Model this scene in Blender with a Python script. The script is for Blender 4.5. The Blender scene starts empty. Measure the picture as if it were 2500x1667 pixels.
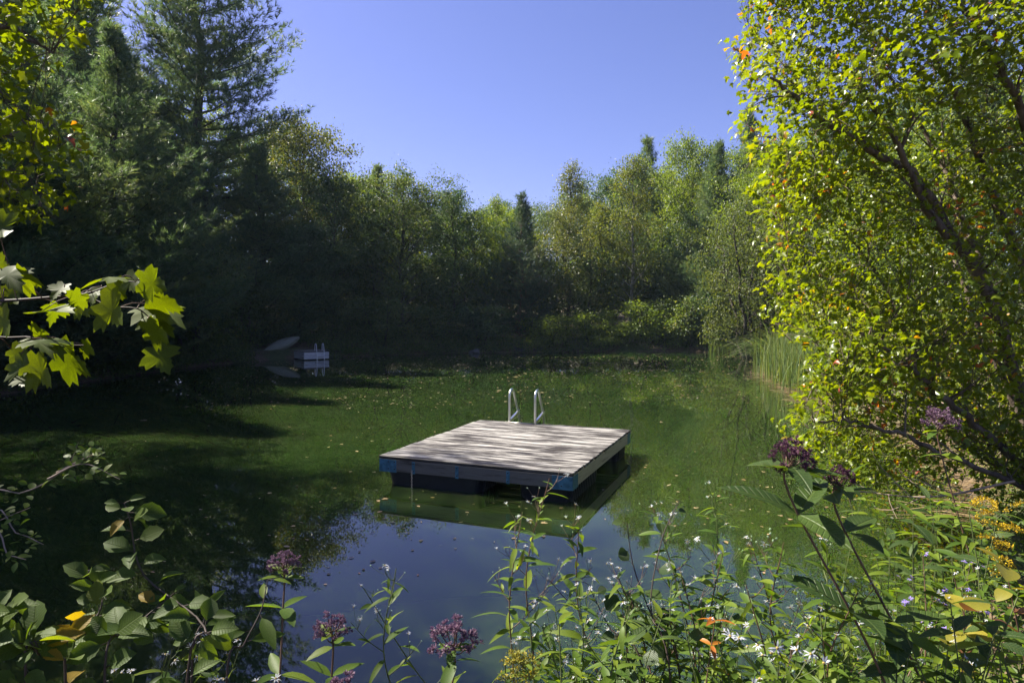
import bpy, bmesh, math, random
import numpy as np
from mathutils import Vector, Matrix
from math import radians as R

# ------------------------------------------------------------------ camera, sky, sun, exposure
scn = bpy.context.scene
COL = scn.collection
F_PX, HOR, CAMZ = 1640.0, 762.0, 2.11           # focal length and horizon in photograph pixels, eye above water
PITCH = math.atan((833.5 - HOR) / F_PX)
cam_d = bpy.data.cameras.new('camera'); cam = bpy.data.objects.new('camera', cam_d); COL.objects.link(cam)
cam_d.sensor_width = 36; cam_d.lens = 36 * F_PX / 2500; cam_d.clip_start = 0.05; cam_d.clip_end = 2000
cam.location = (0, 0, CAMZ); cam.rotation_euler = (R(90) - PITCH, 0, 0)
scn.camera = cam

SUN_AZ, SUN_EL = R(66), R(46)                   # azimuth counted from straight ahead to the left
SUN = Vector((-math.sin(SUN_AZ) * math.cos(SUN_EL), math.cos(SUN_AZ) * math.cos(SUN_EL), math.sin(SUN_EL)))
w = bpy.data.worlds.new('World'); scn.world = w; w.use_nodes = True
nt = w.node_tree; bg = nt.nodes['Background']
sky = nt.nodes.new('ShaderNodeTexSky'); sky.sky_type = 'NISHITA'; sky.sun_disc = False
sky.sun_elevation = SUN_EL; sky.sun_rotation = -SUN_AZ
sky.air_density = 1.0; sky.dust_density = 1.0; sky.ozone_density = 4.0; sky.altitude = 300
tint = nt.nodes.new('ShaderNodeMix'); tint.data_type = 'RGBA'; tint.blend_type = 'MULTIPLY'; tint.inputs[0].default_value = 1; tint.inputs[7].default_value = (.95, .79, 1.10, 1)
nt.links.new(sky.outputs[0], tint.inputs[6]); nt.links.new(tint.outputs[2], bg.inputs[0]); bg.inputs[1].default_value = 0.05
sl = bpy.data.lights.new('sun', 'SUN'); sl.energy = 5.0; sl.angle = R(0.53); sl.color = (1.0, 0.93, 0.80)
so = bpy.data.objects.new('sun', sl); COL.objects.link(so); so.rotation_euler = SUN.to_track_quat('Z', 'Y').to_euler()
so.location = SUN * 60
vs = scn.view_settings; vs.view_transform = 'Standard'; vs.look = 'None'; vs.gamma = 1; vs.use_curve_mapping = False
vs.exposure = 1.75
cy = scn.cycles
cy.max_bounces = 10; cy.diffuse_bounces = 4; cy.glossy_bounces = 3; cy.transmission_bounces = 8; cy.transparent_max_bounces = 4
cy.sample_clamp_indirect = 4; cy.caustics_reflective = False; cy.caustics_refractive = False
cy.use_denoising = True

# ------------------------------------------------------------------ helpers
_F = np.array([0, math.cos(PITCH), -math.sin(PITCH)]); _U = np.array([0, math.sin(PITCH), math.cos(PITCH)])
def at(px, py, Y):
    """world point on the photograph's pixel ray at distance Y ahead"""
    d = _F + np.array([(px - 1250) / F_PX, 0, 0]) + _U * ((833.5 - py) / F_PX)
    return np.array([0, 0, CAMZ]) + d * (Y / d[1])
def proj(P):
    q = np.asarray(P) - np.array([0, 0, CAMZ]); z = q @ _F
    return 1250 + F_PX * q[..., 0] / z, 833.5 - F_PX * (q @ _U) / z, z
def nrm(v):
    v = np.asarray(v, float); return v / np.maximum(np.linalg.norm(v, axis=-1, keepdims=True), 1e-9)

class MB:
    """collects tris / quads and links them as one mesh object"""
    def __init__(s): s.v, s.f3, s.f4, s.a, s.n = [], [], [], [], 0
    def add(s, v, f3=None, f4=None, var=0.5):
        v = np.asarray(v, np.float32).reshape(-1, 3)
        if f3 is not None and len(f3): s.f3.append(np.asarray(f3, np.int32) + s.n)
        if f4 is not None and len(f4): s.f4.append(np.asarray(f4, np.int32) + s.n)
        s.v.append(v); s.a.append(np.broadcast_to(np.asarray(var, np.float32), (len(v),))); s.n += len(v)
    def mesh(s, name, mat, smooth=False):
        me = bpy.data.meshes.new(name)
        v = np.concatenate(s.v) if s.v else np.zeros((0, 3), np.float32)
        f3 = np.concatenate(s.f3) if s.f3 else np.zeros((0, 3), np.int32)
        f4 = np.concatenate(s.f4) if s.f4 else np.zeros((0, 4), np.int32)
        me.vertices.add(len(v)); me.vertices.foreach_set('co', np.ascontiguousarray(v).ravel())
        me.loops.add(f3.size + f4.size); me.loops.foreach_set('vertex_index', np.concatenate([f3.ravel(), f4.ravel()]).astype(np.int32))
        me.polygons.add(len(f3) + len(f4))
        st = np.concatenate([np.arange(len(f3)) * 3, f3.size + np.arange(len(f4)) * 4]).astype(np.int32)
        me.polygons.foreach_set('loop_start', st)
        me.polygons.foreach_set('use_smooth', np.full(len(st), smooth))
        me.update(calc_edges=True)
        at_ = me.attributes.new('var', 'FLOAT', 'POINT'); at_.data.foreach_set('value', np.ascontiguousarray(np.concatenate(s.a), np.float32))
        if mat: me.materials.append(mat)
        return me
    def build(s, name, mat, parent=None, smooth=False):
        return link(name, s.mesh(name, mat, smooth), parent)

def link(name, me, parent=None, loc=None):
    o = bpy.data.objects.new(name, me); COL.objects.link(o)
    if parent: o.parent = parent
    if loc is not None: o.location = loc
    return o
def empty(name, loc=(0, 0, 0), rz=0):
    o = link(name, None); o.location = loc; o.rotation_euler = (0, 0, rz); o.empty_display_size = 0.1
    return o
def tag(o, label=None, cat=None, group=None, kind=None):
    if label: o['label'] = label
    if cat: o['category'] = cat
    if group: o['group'] = group
    if kind: o['kind'] = kind
    return o
KIDS = {}
def kid(o, parent): KIDS.setdefault(parent.name, []).append(o); return o
def copy_tree(o, parent=None):
    c = o.copy(); COL.objects.link(c); c.parent = parent
    for ch in o.children: copy_tree(ch, c)
    return c

def tube(mb, pts, rad, sides=5, var=0.5, cap=False):
    pts = np.asarray(pts, float); n = len(pts)
    rad = np.broadcast_to(np.asarray(rad, float), (n,))
    t = nrm(np.gradient(pts, axis=0))
    ref = np.array([0, 0, 1.0]) if abs(t[0][2]) < 0.9 else np.array([1.0, 0, 0])
    u = nrm(np.cross(t, ref)); v = np.cross(t, u)
    ang = np.arange(sides) * 2 * math.pi / sides
    P = pts[:, None] + rad[:, None, None] * (np.cos(ang)[None, :, None] * u[:, None] + np.sin(ang)[None, :, None] * v[:, None])
    i = np.arange(n - 1)[:, None] * sides; j = np.arange(sides)[None]; k = (j + 1) % sides
    q = np.stack([i + j, i + k, i + sides + k, i + sides + j], -1).reshape(-1, 4)
    f3 = None
    if cap:
        f3 = [[0, a + 1, a] for a in range(1, sides - 1)] + [[(n - 1) * sides, (n - 1) * sides + a, (n - 1) * sides + a + 1] for a in range(1, sides - 1)]
    mb.add(P.reshape(-1, 3), f3, q, var)

def smooth_path(pts, n):
    pts = np.asarray(pts, float); m = len(pts)
    P = np.vstack([2 * pts[0] - pts[1], pts, 2 * pts[-1] - pts[-2]])
    out = []
    for s in np.linspace(0, m - 1, n):
        i = min(int(s), m - 2); t = s - i; a, b, c, d = P[i:i + 4]
        out.append(0.5 * ((2 * b) + (c - a) * t + (2 * a - 5 * b + 4 * c - d) * t * t + (3 * b - a - 3 * c + d) * t ** 3))
    return np.array(out)

def scatter(mb, tmpl, pos, fwd, nor, size, var):
    tv, tf = tmpl; n = len(pos)
    if n == 0: return
    f = nrm(fwd); nn = nor - (nor * f).sum(1, keepdims=True) * f; nn = nrm(nn); s = np.cross(nn, f)
    size = np.broadcast_to(np.asarray(size, float), (n,))
    V = pos[:, None] + size[:, None, None] * (tv[None, :, 0:1] * f[:, None] + tv[None, :, 1:2] * s[:, None] + tv[None, :, 2:3] * nn[:, None])
    F = tf[None] + (np.arange(n) * len(tv))[:, None, None]
    mb.add(V.reshape(-1, 3), F.reshape(-1, 3), None, np.repeat(np.broadcast_to(var, (n,)), len(tv)))

def tm(v, f): return np.array(v, float), np.array(f, int)
# small far leaf: a folded rhomb
RHOMB = tm([(0, 0, 0), (.5, .32, .06), (1, 0, -.08), (.5, -.32, .06)], [(0, 2, 1), (0, 3, 2)])
# oval leaf along +x, folded at the midrib and drooping
def oval(wd=.3, droop=.15, n=5, fold=.08, power=1.0, tooth=0.0):
    v = []; xs = np.linspace(0, 1, n + 1)
    for i, x in enumerate(xs):
        h = wd * math.sin(math.pi * x ** power) ** .85 if 0 < x < 1 else 0
        z = -droop * x * x
        if 0 < i < n:
            h *= 1 + tooth * (-1) ** i
            v += [(x, h, z + fold * h / wd), (x, 0, z), (x, -h, z + fold * h / wd)]
        else: v.append((x, 0, z))
    f = [(0, 2, 1), (0, 3, 2)]
    for i in range(n - 2):
        a = 1 + 3 * i; b = a + 3
        f += [(a, a + 1, b + 1), (a, b + 1, b), (a + 1, a + 2, b + 2), (a + 1, b + 2, b + 1)]
    a = 1 + 3 * (n - 2); e = a + 3
    f += [(a, a + 1, e), (a + 1, a + 2, e)]
    return tm(v, f)
OVAL = oval()
LANCE = oval(.13, .28, 6, .03, .8)
LANCE2 = oval(.16, .05, 5, .05, .8)
ALDER = oval(.40, .16, 8, .10, .95, .05)
WIDE = oval(.33, .1, 4, .08, .9)
# three/five-lobed maple leaf, fan around a centre point; droop and fold add relief
def maple(full=True, droop=.2, fold=.1, twist=0.0, sd=0):
    r = random.Random(sd)
    if full:
        half = [(.0, .03), (-.12, .20), (-.05, .36), (.10, .30), (.14, .44), (.32, .62), (.37, .46), (.50, .52), (.47, .36), (.46, .19),
                (.56, .26), (.62, .17), (.78, .20), (.80, .10), (1.0, 0)]
    else:
        half = [(.0, .02), (-.04, .26), (.14, .28), (.36, .52), (.44, .20), (.72, .20), (1.0, 0)]
    pts = half + [(x, -y) for x, y in half[-2::-1]]
    v = [(.34, 0, 0)]
    for x, y in pts:
        x += r.uniform(-.015, .015); y += r.uniform(-.015, .015)
        z = -droop * ((x - .3) ** 2 + .6 * y * y) * 1.5 + fold * abs(y) + twist * y * x
        v.append((x, y, z))
    n = len(pts); f = [(0, i, i + 1) for i in range(1, n)] + [(0, n, 1)]
    return tm(v, f)
MAPLE_S = maple(False)
# needle tuft along +x
def tuft(n=9, spread=.55, wd=.05, seed=1):
    r = random.Random(seed); v = []; f = []
    for i in range(n):
        a = 2 * math.pi * i / n + r.uniform(-.3, .3); s = spread * r.uniform(.35, 1.1); L = r.uniform(.75, 1.05)
        d = np.array([math.cos(s), math.sin(s) * math.cos(a), math.sin(s) * math.sin(a)])
        p = nrm(np.cross(d, [r.uniform(-1, 1), r.uniform(-1, 1), r.uniform(-1, 1)])) * wd * .5
        o = np.array([r.uniform(-.25, .1), 0, 0])
        k = len(v); v += [tuple(o + p), tuple(o - p), tuple(o + d * L)]; f.append((k, k + 1, k + 2))
    return tm(v, f)
TUFT = tuft(10, .7, .075); TUFT_S = tuft(9, .5, .085, 3)

# ------------------------------------------------------------------ materials
def mat(name):
    m = bpy.data.materials.new(name); m.use_nodes = True
    n = m.node_tree.nodes; return m, m.node_tree, n['Principled BSDF'], n['Material Output']
def N(nt, t, **kw):
    n = nt.nodes.new('ShaderNode' + t)
    for k, v in kw.items(): setattr(n, k, v)
    return n
def ramp(nt, stops, src):
    r = N(nt, 'ValToRGB'); e = r.color_ramp.elements
    while len(e) < len(stops): e.new(0.5)
    for el, (p, c) in zip(e, stops): el.position = p; el.color = (*c, 1)
    nt.links.new(src, r.inputs[0]); return r
def leaf_mat(name, stops, transl=.4, tcol=(1.9, 1.7, .5), rough=.38, spec=.5, spots=True, veins=False):
    m, t, p, out = mat(name)
    a = N(t, 'Attribute', attribute_name='var')
    r = ramp(t, stops, a.outputs['Fac'])
    col = r.outputs[0]
    if spots:
        tc = N(t, 'TexCoord'); ns = N(t, 'TexNoise'); ns.inputs['Scale'].default_value = 45; t.links.new(tc.outputs['Object'], ns.inputs['Vector'])
        hs = N(t, 'HueSaturation'); mr = N(t, 'MapRange'); mr.inputs[1].default_value = .3; mr.inputs[2].default_value = .7
        mr.inputs[3].default_value = .75; mr.inputs[4].default_value = 1.25
        t.links.new(ns.outputs[0], mr.inputs[0]); t.links.new(mr.outputs[0], hs.inputs['Value']); t.links.new(col, hs.inputs['Color']); col = hs.outputs[0]
    if veins:                                     # midrib and slanting side veins drawn in the leaf's own coordinates
        tc2 = N(t, 'TexCoord'); sp = N(t, 'SeparateXYZ'); t.links.new(tc2.outputs['Object'], sp.inputs[0])
        ab = N(t, 'Math', operation='ABSOLUTE'); t.links.new(sp.outputs[1], ab.inputs[0])
        m1 = N(t, 'Math', operation='MULTIPLY_ADD'); m1.inputs[1].default_value = -.75; t.links.new(ab.outputs[0], m1.inputs[0]); t.links.new(sp.outputs[0], m1.inputs[2])
        m2 = N(t, 'Math', operation='MULTIPLY'); m2.inputs[1].default_value = 62; t.links.new(m1.outputs[0], m2.inputs[0])
        sn = N(t, 'Math', operation='SINE'); t.links.new(m2.outputs[0], sn.inputs[0])
        g1 = N(t, 'MapRange'); g1.inputs[1].default_value = .72; g1.inputs[2].default_value = 1; t.links.new(sn.outputs[0], g1.inputs[0])
        g2 = N(t, 'MapRange'); g2.inputs[1].default_value = .022; g2.inputs[2].default_value = .008; t.links.new(ab.outputs[0], g2.inputs[0])
        mxx = N(t, 'Math', operation='MAXIMUM'); t.links.new(g1.outputs[0], mxx.inputs[0]); t.links.new(g2.outputs[0], mxx.inputs[1])
        vm = N(t, 'Mix', data_type='RGBA'); fm = N(t, 'Math', operation='MULTIPLY'); fm.inputs[1].default_value = .28; t.links.new(mxx.outputs[0], fm.inputs[0]); t.links.new(fm.outputs[0], vm.inputs[0])
        vm.inputs[7].default_value = (.12, .16, .035, 1); t.links.new(col, vm.inputs[6]); col = vm.outputs[2]
        bp_ = N(t, 'Bump'); bp_.inputs['Strength'].default_value = .6; bp_.inputs['Distance'].default_value = .004; bp_.invert = True; t.links.new(mxx.outputs[0], bp_.inputs['Height']); t.links.new(bp_.outputs[0], p.inputs['Normal'])
    t.links.new(col, p.inputs['Base Color']); p.inputs['Roughness'].default_value = rough
    p.inputs['Specular IOR Level'].default_value = spec
    mul = N(t, 'Mix', data_type='RGBA', blend_type='MULTIPLY'); mul.inputs[0].default_value = 1
    t.links.new(col, mul.inputs[6]); mul.inputs[7].default_value = (*tcol, 1)
    tr = N(t, 'BsdfTranslucent'); t.links.new(mul.outputs[2], tr.inputs[0])
    mx = N(t, 'MixShader'); mx.inputs[0].default_value = transl
    t.links.new(p.outputs[0], mx.inputs[1]); t.links.new(tr.outputs[0], mx.inputs[2]); t.links.new(mx.outputs[0], out.inputs[0])
    return m
def plain(name, col, rough=.6, metal=0, spec=.4, var=0.0, scale=20, bump=0.0):
    m, t, p, out = mat(name)
    p.inputs['Roughness'].default_value = rough; p.inputs['Metallic'].default_value = metal; p.inputs['Specular IOR Level'].default_value = spec
    p.inputs['Base Color'].default_value = (*col, 1)
    if var:
        tc = N(t, 'TexCoord'); ns = N(t, 'TexNoise'); ns.inputs['Scale'].default_value = scale; ns.inputs['Detail'].default_value = 6
        t.links.new(tc.outputs['Object'], ns.inputs['Vector'])
        r = ramp(t, [(.3, tuple(c * (1 - var) for c in col)), (.7, tuple(min(1, c * (1 + var)) for c in col))], ns.outputs[0])
        t.links.new(r.outputs[0], p.inputs['Base Color'])
        if bump:
            b = N(t, 'Bump'); b.inputs['Strength'].default_value = bump; b.inputs['Distance'].default_value = .02
            t.links.new(ns.outputs[0], b.inputs['Height']); t.links.new(b.outputs[0], p.inputs['Normal'])
    return m
def bark_mat(name, dark, light, zs=.15, scale=14):
    m, t, p, out = mat(name)
    tc = N(t, 'TexCoord'); mp = N(t, 'Mapping'); mp.inputs['Scale'].default_value = (1, 1, zs)
    ns = N(t, 'TexNoise'); ns.inputs['Scale'].default_value = scale; ns.inputs['Detail'].default_value = 8; ns.inputs['Roughness'].default_value = .65
    t.links.new(tc.outputs['Object'], mp.inputs[0]); t.links.new(mp.outputs[0], ns.inputs['Vector'])
    r = ramp(t, [(.35, dark), (.65, light)], ns.outputs[0]); t.links.new(r.outputs[0], p.inputs['Base Color'])
    b = N(t, 'Bump'); b.inputs['Strength'].default_value = .6; b.inputs['Distance'].default_value = .02
    t.links.new(ns.outputs[0], b.inputs['Height']); t.links.new(b.outputs[0], p.inputs['Normal'])
    p.inputs['Roughness'].default_value = .85; p.inputs['Specular IOR Level'].default_value = .2
    return m
M = {}
M['broad'] = leaf_mat('leaf_broad', [(0, (.036, .075, .026)), (.5, (.075, .118, .034)), (.85, (.130, .160, .040)), (1, (.18, .16, .04))], .45, (1.65, 1.55, .55), .46, .42)
M['broad_dark'] = leaf_mat('leaf_broad_dark', [(0, (.030, .068, .030)), (.6, (.062, .110, .042)), (1, (.12, .16, .06))], .42, (1.5, 1.5, .65), .42, .5)
M['broad_fresh'] = leaf_mat('leaf_broad_fresh', [(0, (.075, .125, .022)), (.6, (.13, .195, .03)), (1, (.22, .25, .04))], .5, (1.7, 1.55, .4), .46, .4)
M['broad_olive'] = leaf_mat('leaf_broad_olive', [(0, (.065, .090, .030)), (.6, (.115, .140, .040)), (1, (.20, .18, .05))], .45, (1.6, 1.5, .5), .42, .5)
M['aspen'] = leaf_mat('leaf_aspen', [(0, (.060, .095, .022)), (.5, (.105, .140, .028)), (.85, (.165, .175, .035)), (1, (.20, .16, .035))], .45, rough=.48, spec=.35)
M['willow'] = leaf_mat('leaf_willow', [(0, (.050, .078, .026)), (.6, (.085, .115, .032)), (1, (.13, .15, .04))], .42, rough=.5, spec=.3)
M['pine'] = leaf_mat('needle_pine', [(0, (.055, .105, .062)), (.6, (.11, .165, .08)), (1, (.20, .22, .09))], .5, (1.4, 1.4, .7), .45, .4, False)
M['spruce'] = leaf_mat('needle_young_pine', [(0, (.035, .070, .045)), (.6, (.070, .115, .070)), (1, (.15, .16, .08))], .42, (1.3, 1.3, .8), .5, .4, False)
M['maple'] = leaf_mat('leaf_maple', [(0, (.080, .130, .008)), (.35, (.122, .175, .009)), (.70, (.165, .208, .010)), (.86, (.23, .215, .010)), (.90, (.32, .19, .015)), (.96, (.36, .11, .03)), (1, (.40, .09, .06))], .56, (1.75, 1.55, .2), .34, .5)
M['maple_near'] = leaf_mat('leaf_maple_near', [(0, (.055, .085, .008)), (1, (.085, .120, .010))], .58, (2.0, 1.75, .12), .5, .3)
M['alder'] = leaf_mat('leaf_alder', [(0, (.050, .090, .020)), (.6, (.085, .13, .022)), (.9, (.14, .17, .02)), (1, (.25, .14, .015))], .48, (1.9, 1.8, .3), .55, .22, veins=True)
M['herb'] = leaf_mat('leaf_herb', [(0, (.055, .105, .016)), (.6, (.095, .155, .018)), (1, (.16, .21, .02))], .5, (1.8, 1.65, .35), .5, .28)
M['herb_dark'] = leaf_mat('leaf_herb_dark', [(0, (.025, .052, .014)), (1, (.060, .100, .020))], .42, (1.8, 1.7, .4), .48, .3, veins=True)
M['reed'] = leaf_mat('leaf_reed', [(0, (.07, .115, .04)), (.6, (.11, .165, .055)), (1, (.20, .22, .09))], .4, (1.5, 1.4, .6), .45, .4)
M['straw'] = leaf_mat('dry_straw', [(0, (.07, .040, .020)), (.5, (.17, .11, .055)), (1, (.34, .25, .14))], .2, (1.2, 1.1, .8), .6, .3)
M['drift'] = leaf_mat('fallen_leaf', [(0, (.12, .065, .03)), (.4, (.25, .17, .08)), (.8, (.36, .29, .17)), (1, (.38, .19, .10))], .12, (1.2, 1.1, .8), .45, .5)
M['orange'] = leaf_mat('leaf_orange', [(0, (.34, .10, .015)), (1, (.42, .17, .02))], .4, (1.4, 1.2, .6), .45)
M['yellow'] = leaf_mat('leaf_yellow', [(0, (.17, .17, .02)), (.6, (.27, .23, .025)), (1, (.17, .075, .04))], .4, (1.4, 1.2, .6), .45)
M['bark'] = bark_mat('bark_grey', (.028, .022, .018), (.11, .092, .075))
M['bark_pine'] = bark_mat('bark_pine', (.022, .018, .016), (.085, .068, .058))
M['bark_red'] = bark_mat('bark_red_pine', (.075, .045, .032), (.25, .16, .115))
M['bark_pale'] = bark_mat('bark_pale', (.10, .09, .075), (.42, .38, .32), 1.6, 5)
M['bark_maple'] = bark_mat('bark_maple', (.045, .034, .026), (.16, .125, .10))
M['stem'] = plain('stem_green', (.075, .095, .030), .6, var=.3)
M['stem_red'] = plain('stem_reddish', (.10, .055, .035), .6, var=.3)
M['twig'] = plain('twig_dark', (.040, .026, .020), .7, var=.3)
M['dead_twig'] = plain('twig_dead', (.24, .18, .14), .8, var=.3)

# ------------------------------------------------------------------ ground and water
SHORE = np.array([(-1.2, 2.15), (0.9, 2.3), (2.1, 3.1), (3.3, 4.5), (4.7, 6.6), (6.2, 9.8), (7.0, 13.5), (7.45, 17), (8.1, 20), (9.0, 23),
                  (10.2, 26.5), (11.8, 30), (12, 33), (10, 35.2), (5, 35.5), (0, 35.0), (-4, 34.2), (-7.0, 32.3), (-9.6, 30.6), (-11.4, 28.2),
                  (-12.5, 24), (-13, 18), (-12.6, 12), (-10.5, 7.3), (-7.2, 4.0), (-4, 2.5)])
def closed_spline(P, k=8):
    m = len(P); out = []
    for i in range(m):
        a, b, c, d = P[(i - 1) % m], P[i], P[(i + 1) % m], P[(i + 2) % m]
        for t in np.arange(k) / k:
            out.append(0.5 * ((2 * b) + (c - a) * t + (2 * a - 5 * b + 4 * c - d) * t * t + (3 * b - a - 3 * c + d) * t ** 3))
    return np.array(out)
SH = closed_spline(SHORE)
def shore_dist(P):
    """signed distance to the waterline, positive on land"""
    P = np.asarray(P, float)[..., :2].reshape(-1, 2)
    A, B = SH, np.roll(SH, -1, 0); d = np.full(len(P), 1e9); ins = np.zeros(len(P), bool)
    for a, b in zip(A, B):
        ab = b - a; t = np.clip(((P - a) @ ab) / (ab @ ab), 0, 1)
        d = np.minimum(d, np.hypot(*(P - a - t[:, None] * ab).T))
        c = ((a[1] > P[:, 1]) != (b[1] > P[:, 1]))
        ins ^= c & (P[:, 0] < (b[0] - a[0]) * (P[:, 1] - a[1]) / (b[1] - a[1] + 1e-12) + a[0])
    return np.where(ins, -d, d)
def ground_z(P):
    P = np.atleast_2d(np.asarray(P, float)); s = shore_dist(P)
    x, y = P[:, 0], P[:, 1]
    n = .06 * np.sin(1.7 * x + .6 * y) + .05 * np.sin(2.3 * y - 1.1 * x) + .03 * np.sin(5.1 * x) * np.sin(4.3 * y)
    up = .03 + .42 * (1 - np.exp(-np.maximum(s, 0) / 1.1)) + .022 * np.clip(s, 0, 6) + .10 * np.clip(s - 6, 0, 60) * (y > 4) + n * np.clip(s, 0, 1)
    return np.where(s > 0, up, np.maximum(s * .6, -1.3))
def gz(x, y): return float(ground_z([(x, y)])[0])

def axis(lo, hi, fine_lo, fine_hi, step):
    a = list(np.arange(fine_lo, fine_hi, step)); v, st = fine_lo, step
    while v > lo: st *= 1.5; v -= st; a.insert(0, max(v, lo))
    v, st = a[-1], step
    while v < hi: st *= 1.5; v += st; a.append(min(v, hi))
    return np.array(a)
gx, gy = axis(-900, 900, -18, 17, .3), axis(-300, 1500, -3, 42, .3)
X, Y = np.meshgrid(gx, gy); P2 = np.stack([X.ravel(), Y.ravel()], -1)
gm = MB(); nx = len(gx); ii, jj = np.meshgrid(np.arange(len(gy) - 1), np.arange(nx - 1), indexing='ij'); b0 = (ii * nx + jj).ravel()
gm.add(np.column_stack([P2, ground_z(P2)]), None, np.stack([b0, b0 + 1, b0 + nx + 1, b0 + nx], -1))
m, t, p, out = mat('forest_floor')
tc = N(t, 'TexCoord'); n1 = N(t, 'TexNoise'); n1.inputs['Scale'].default_value = 9; n1.inputs['Detail'].default_value = 9; n1.inputs['Roughness'].default_value = .7
n2 = N(t, 'TexNoise'); n2.inputs['Scale'].default_value = .8
t.links.new(tc.outputs['Object'], n1.inputs['Vector']); t.links.new(tc.outputs['Object'], n2.inputs['Vector'])
r1 = ramp(t, [(.3, (.035, .024, .014)), (.55, (.11, .075, .042)), (.75, (.20, .15, .085))], n1.outputs[0])
r2 = ramp(t, [(.3, (.030, .040, .012)), (.6, (.07, .085, .022))], n1.outputs[0])
mx = N(t, 'Mix', data_type='RGBA'); mr = N(t, 'MapRange'); mr.inputs[1].default_value = .45; mr.inputs[2].default_value = .6
t.links.new(n2.outputs[0], mr.inputs[0]); t.links.new(mr.outputs[0], mx.inputs[0]); t.links.new(r1.outputs[0], mx.inputs[6]); t.links.new(r2.outputs[0], mx.inputs[7])
t.links.new(mx.outputs[2], p.inputs['Base Color']); p.inputs['Roughness'].default_value = .95
b = N(t, 'Bump'); b.inputs['Strength'].default_value = .8; b.inputs['Distance'].default_value = .04; t.links.new(n1.outputs[0], b.inputs['Height']); t.links.new(b.outputs[0], p.inputs['Normal'])
tag(gm.build('ground', m, smooth=True), 'leaf-strewn earth bank running all round the pond', kind='structure')

# water: one closed body, cloudy green inside, still and mirror-like on top
m, t, p, out = mat('pond_water')
tc = N(t, 'TexCoord')
p.inputs['IOR'].default_value = 1.5; p.inputs['Roughness'].default_value = .015; p.inputs['Specular IOR Level'].default_value = .5
nc = N(t, 'TexNoise'); nc.inputs['Scale'].default_value = .22; nc.inputs['Detail'].default_value = 3; t.links.new(tc.outputs['Object'], nc.inputs['Vector'])
rc = ramp(t, [(.35, (.0135, .028, .0055)), (.65, (.020, .034, .0075))], nc.outputs[0]); t.links.new(rc.outputs[0], p.inputs['Base Color'])
p.inputs['Subsurface Weight'].default_value = 1.0; p.inputs['Subsurface Radius'].default_value = (.6, 1.0, .3); p.inputs['Subsurface Scale'].default_value = 1.8
mp = N(t, 'Mapping'); mp.inputs['Scale'].default_value = (1.0, .55, 1); t.links.new(tc.outputs['Object'], mp.inputs[0])
nw = N(t, 'TexNoise'); nw.inputs['Scale'].default_value = 1.5; nw.inputs['Detail'].default_value = 2; t.links.new(mp.outputs[0], nw.inputs['Vector'])
b = N(t, 'Bump'); b.inputs['Strength'].default_value = .009; b.inputs['Distance'].default_value = .02; t.links.new(nw.outputs[0], b.inputs['Height']); t.links.new(b.outputs[0], p.inputs['Normal'])
wm = MB(); x0, x1, y0, y1 = -16, 15, 1, 39
V = [(x, y, z) for z in (-2.5, 0) for (x, y) in ((x0, y0), (x1, y0), (x1, y1), (x0, y1))]
wm.add(V, None, [(0, 3, 2, 1), (4, 5, 6, 7), (0, 1, 5, 4), (1, 2, 6, 5), (2, 3, 7, 6), (3, 0, 4, 7)])
tag(wm.build('water', m), 'still murky green pond water mirroring the trees and sky', kind='structure')

# ------------------------------------------------------------------ trees
def clump_leaves(mb, C, D, k, sigma, size, rng, tmpl=RHOMB, up=.8, outw=.5, rnd=.75, vclump=.5, hang=.35, flat=.7):
    C = np.asarray(C); D = nrm(np.asarray(D)); n = len(C)
    kk = np.maximum(1, rng.poisson(k, n)); idx = np.repeat(np.arange(n), kk); m_ = len(idx)
    g = rng.normal(size=(m_, 3)) * np.array([1, 1, flat])
    pos = C[idx] + g * sigma
    nor = nrm(np.array([0, 0, up]) + outw * D[idx] + rnd * rng.normal(size=(m_, 3)))
    fw = nrm(rng.normal(size=(m_, 3)) + .5 * D[idx] - np.array([0, 0, hang]))
    cv = rng.random(n)
    var = np.clip(vclump * cv[idx] + (1 - vclump) * rng.random(m_), 0, 1)
    scatter(mb, tmpl, pos, fw, nor, size * rng.uniform(.7, 1.25, m_), var)
    return pos

def limb_path(rng, p0, az, L, up0, up1, n=6, wob=.06):
    pts = [np.array(p0, float)]; a = az
    for i in range(n):
        e = up0 + (up1 - up0) * i / (n - 1); a += rng.normal() * .12
        d = np.array([math.cos(a) * math.cos(e), math.sin(a) * math.cos(e), math.sin(e)])
        pts.append(pts[-1] + d * L / n + rng.normal(size=3) * wob * L / n)
    return np.array(pts)

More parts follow.
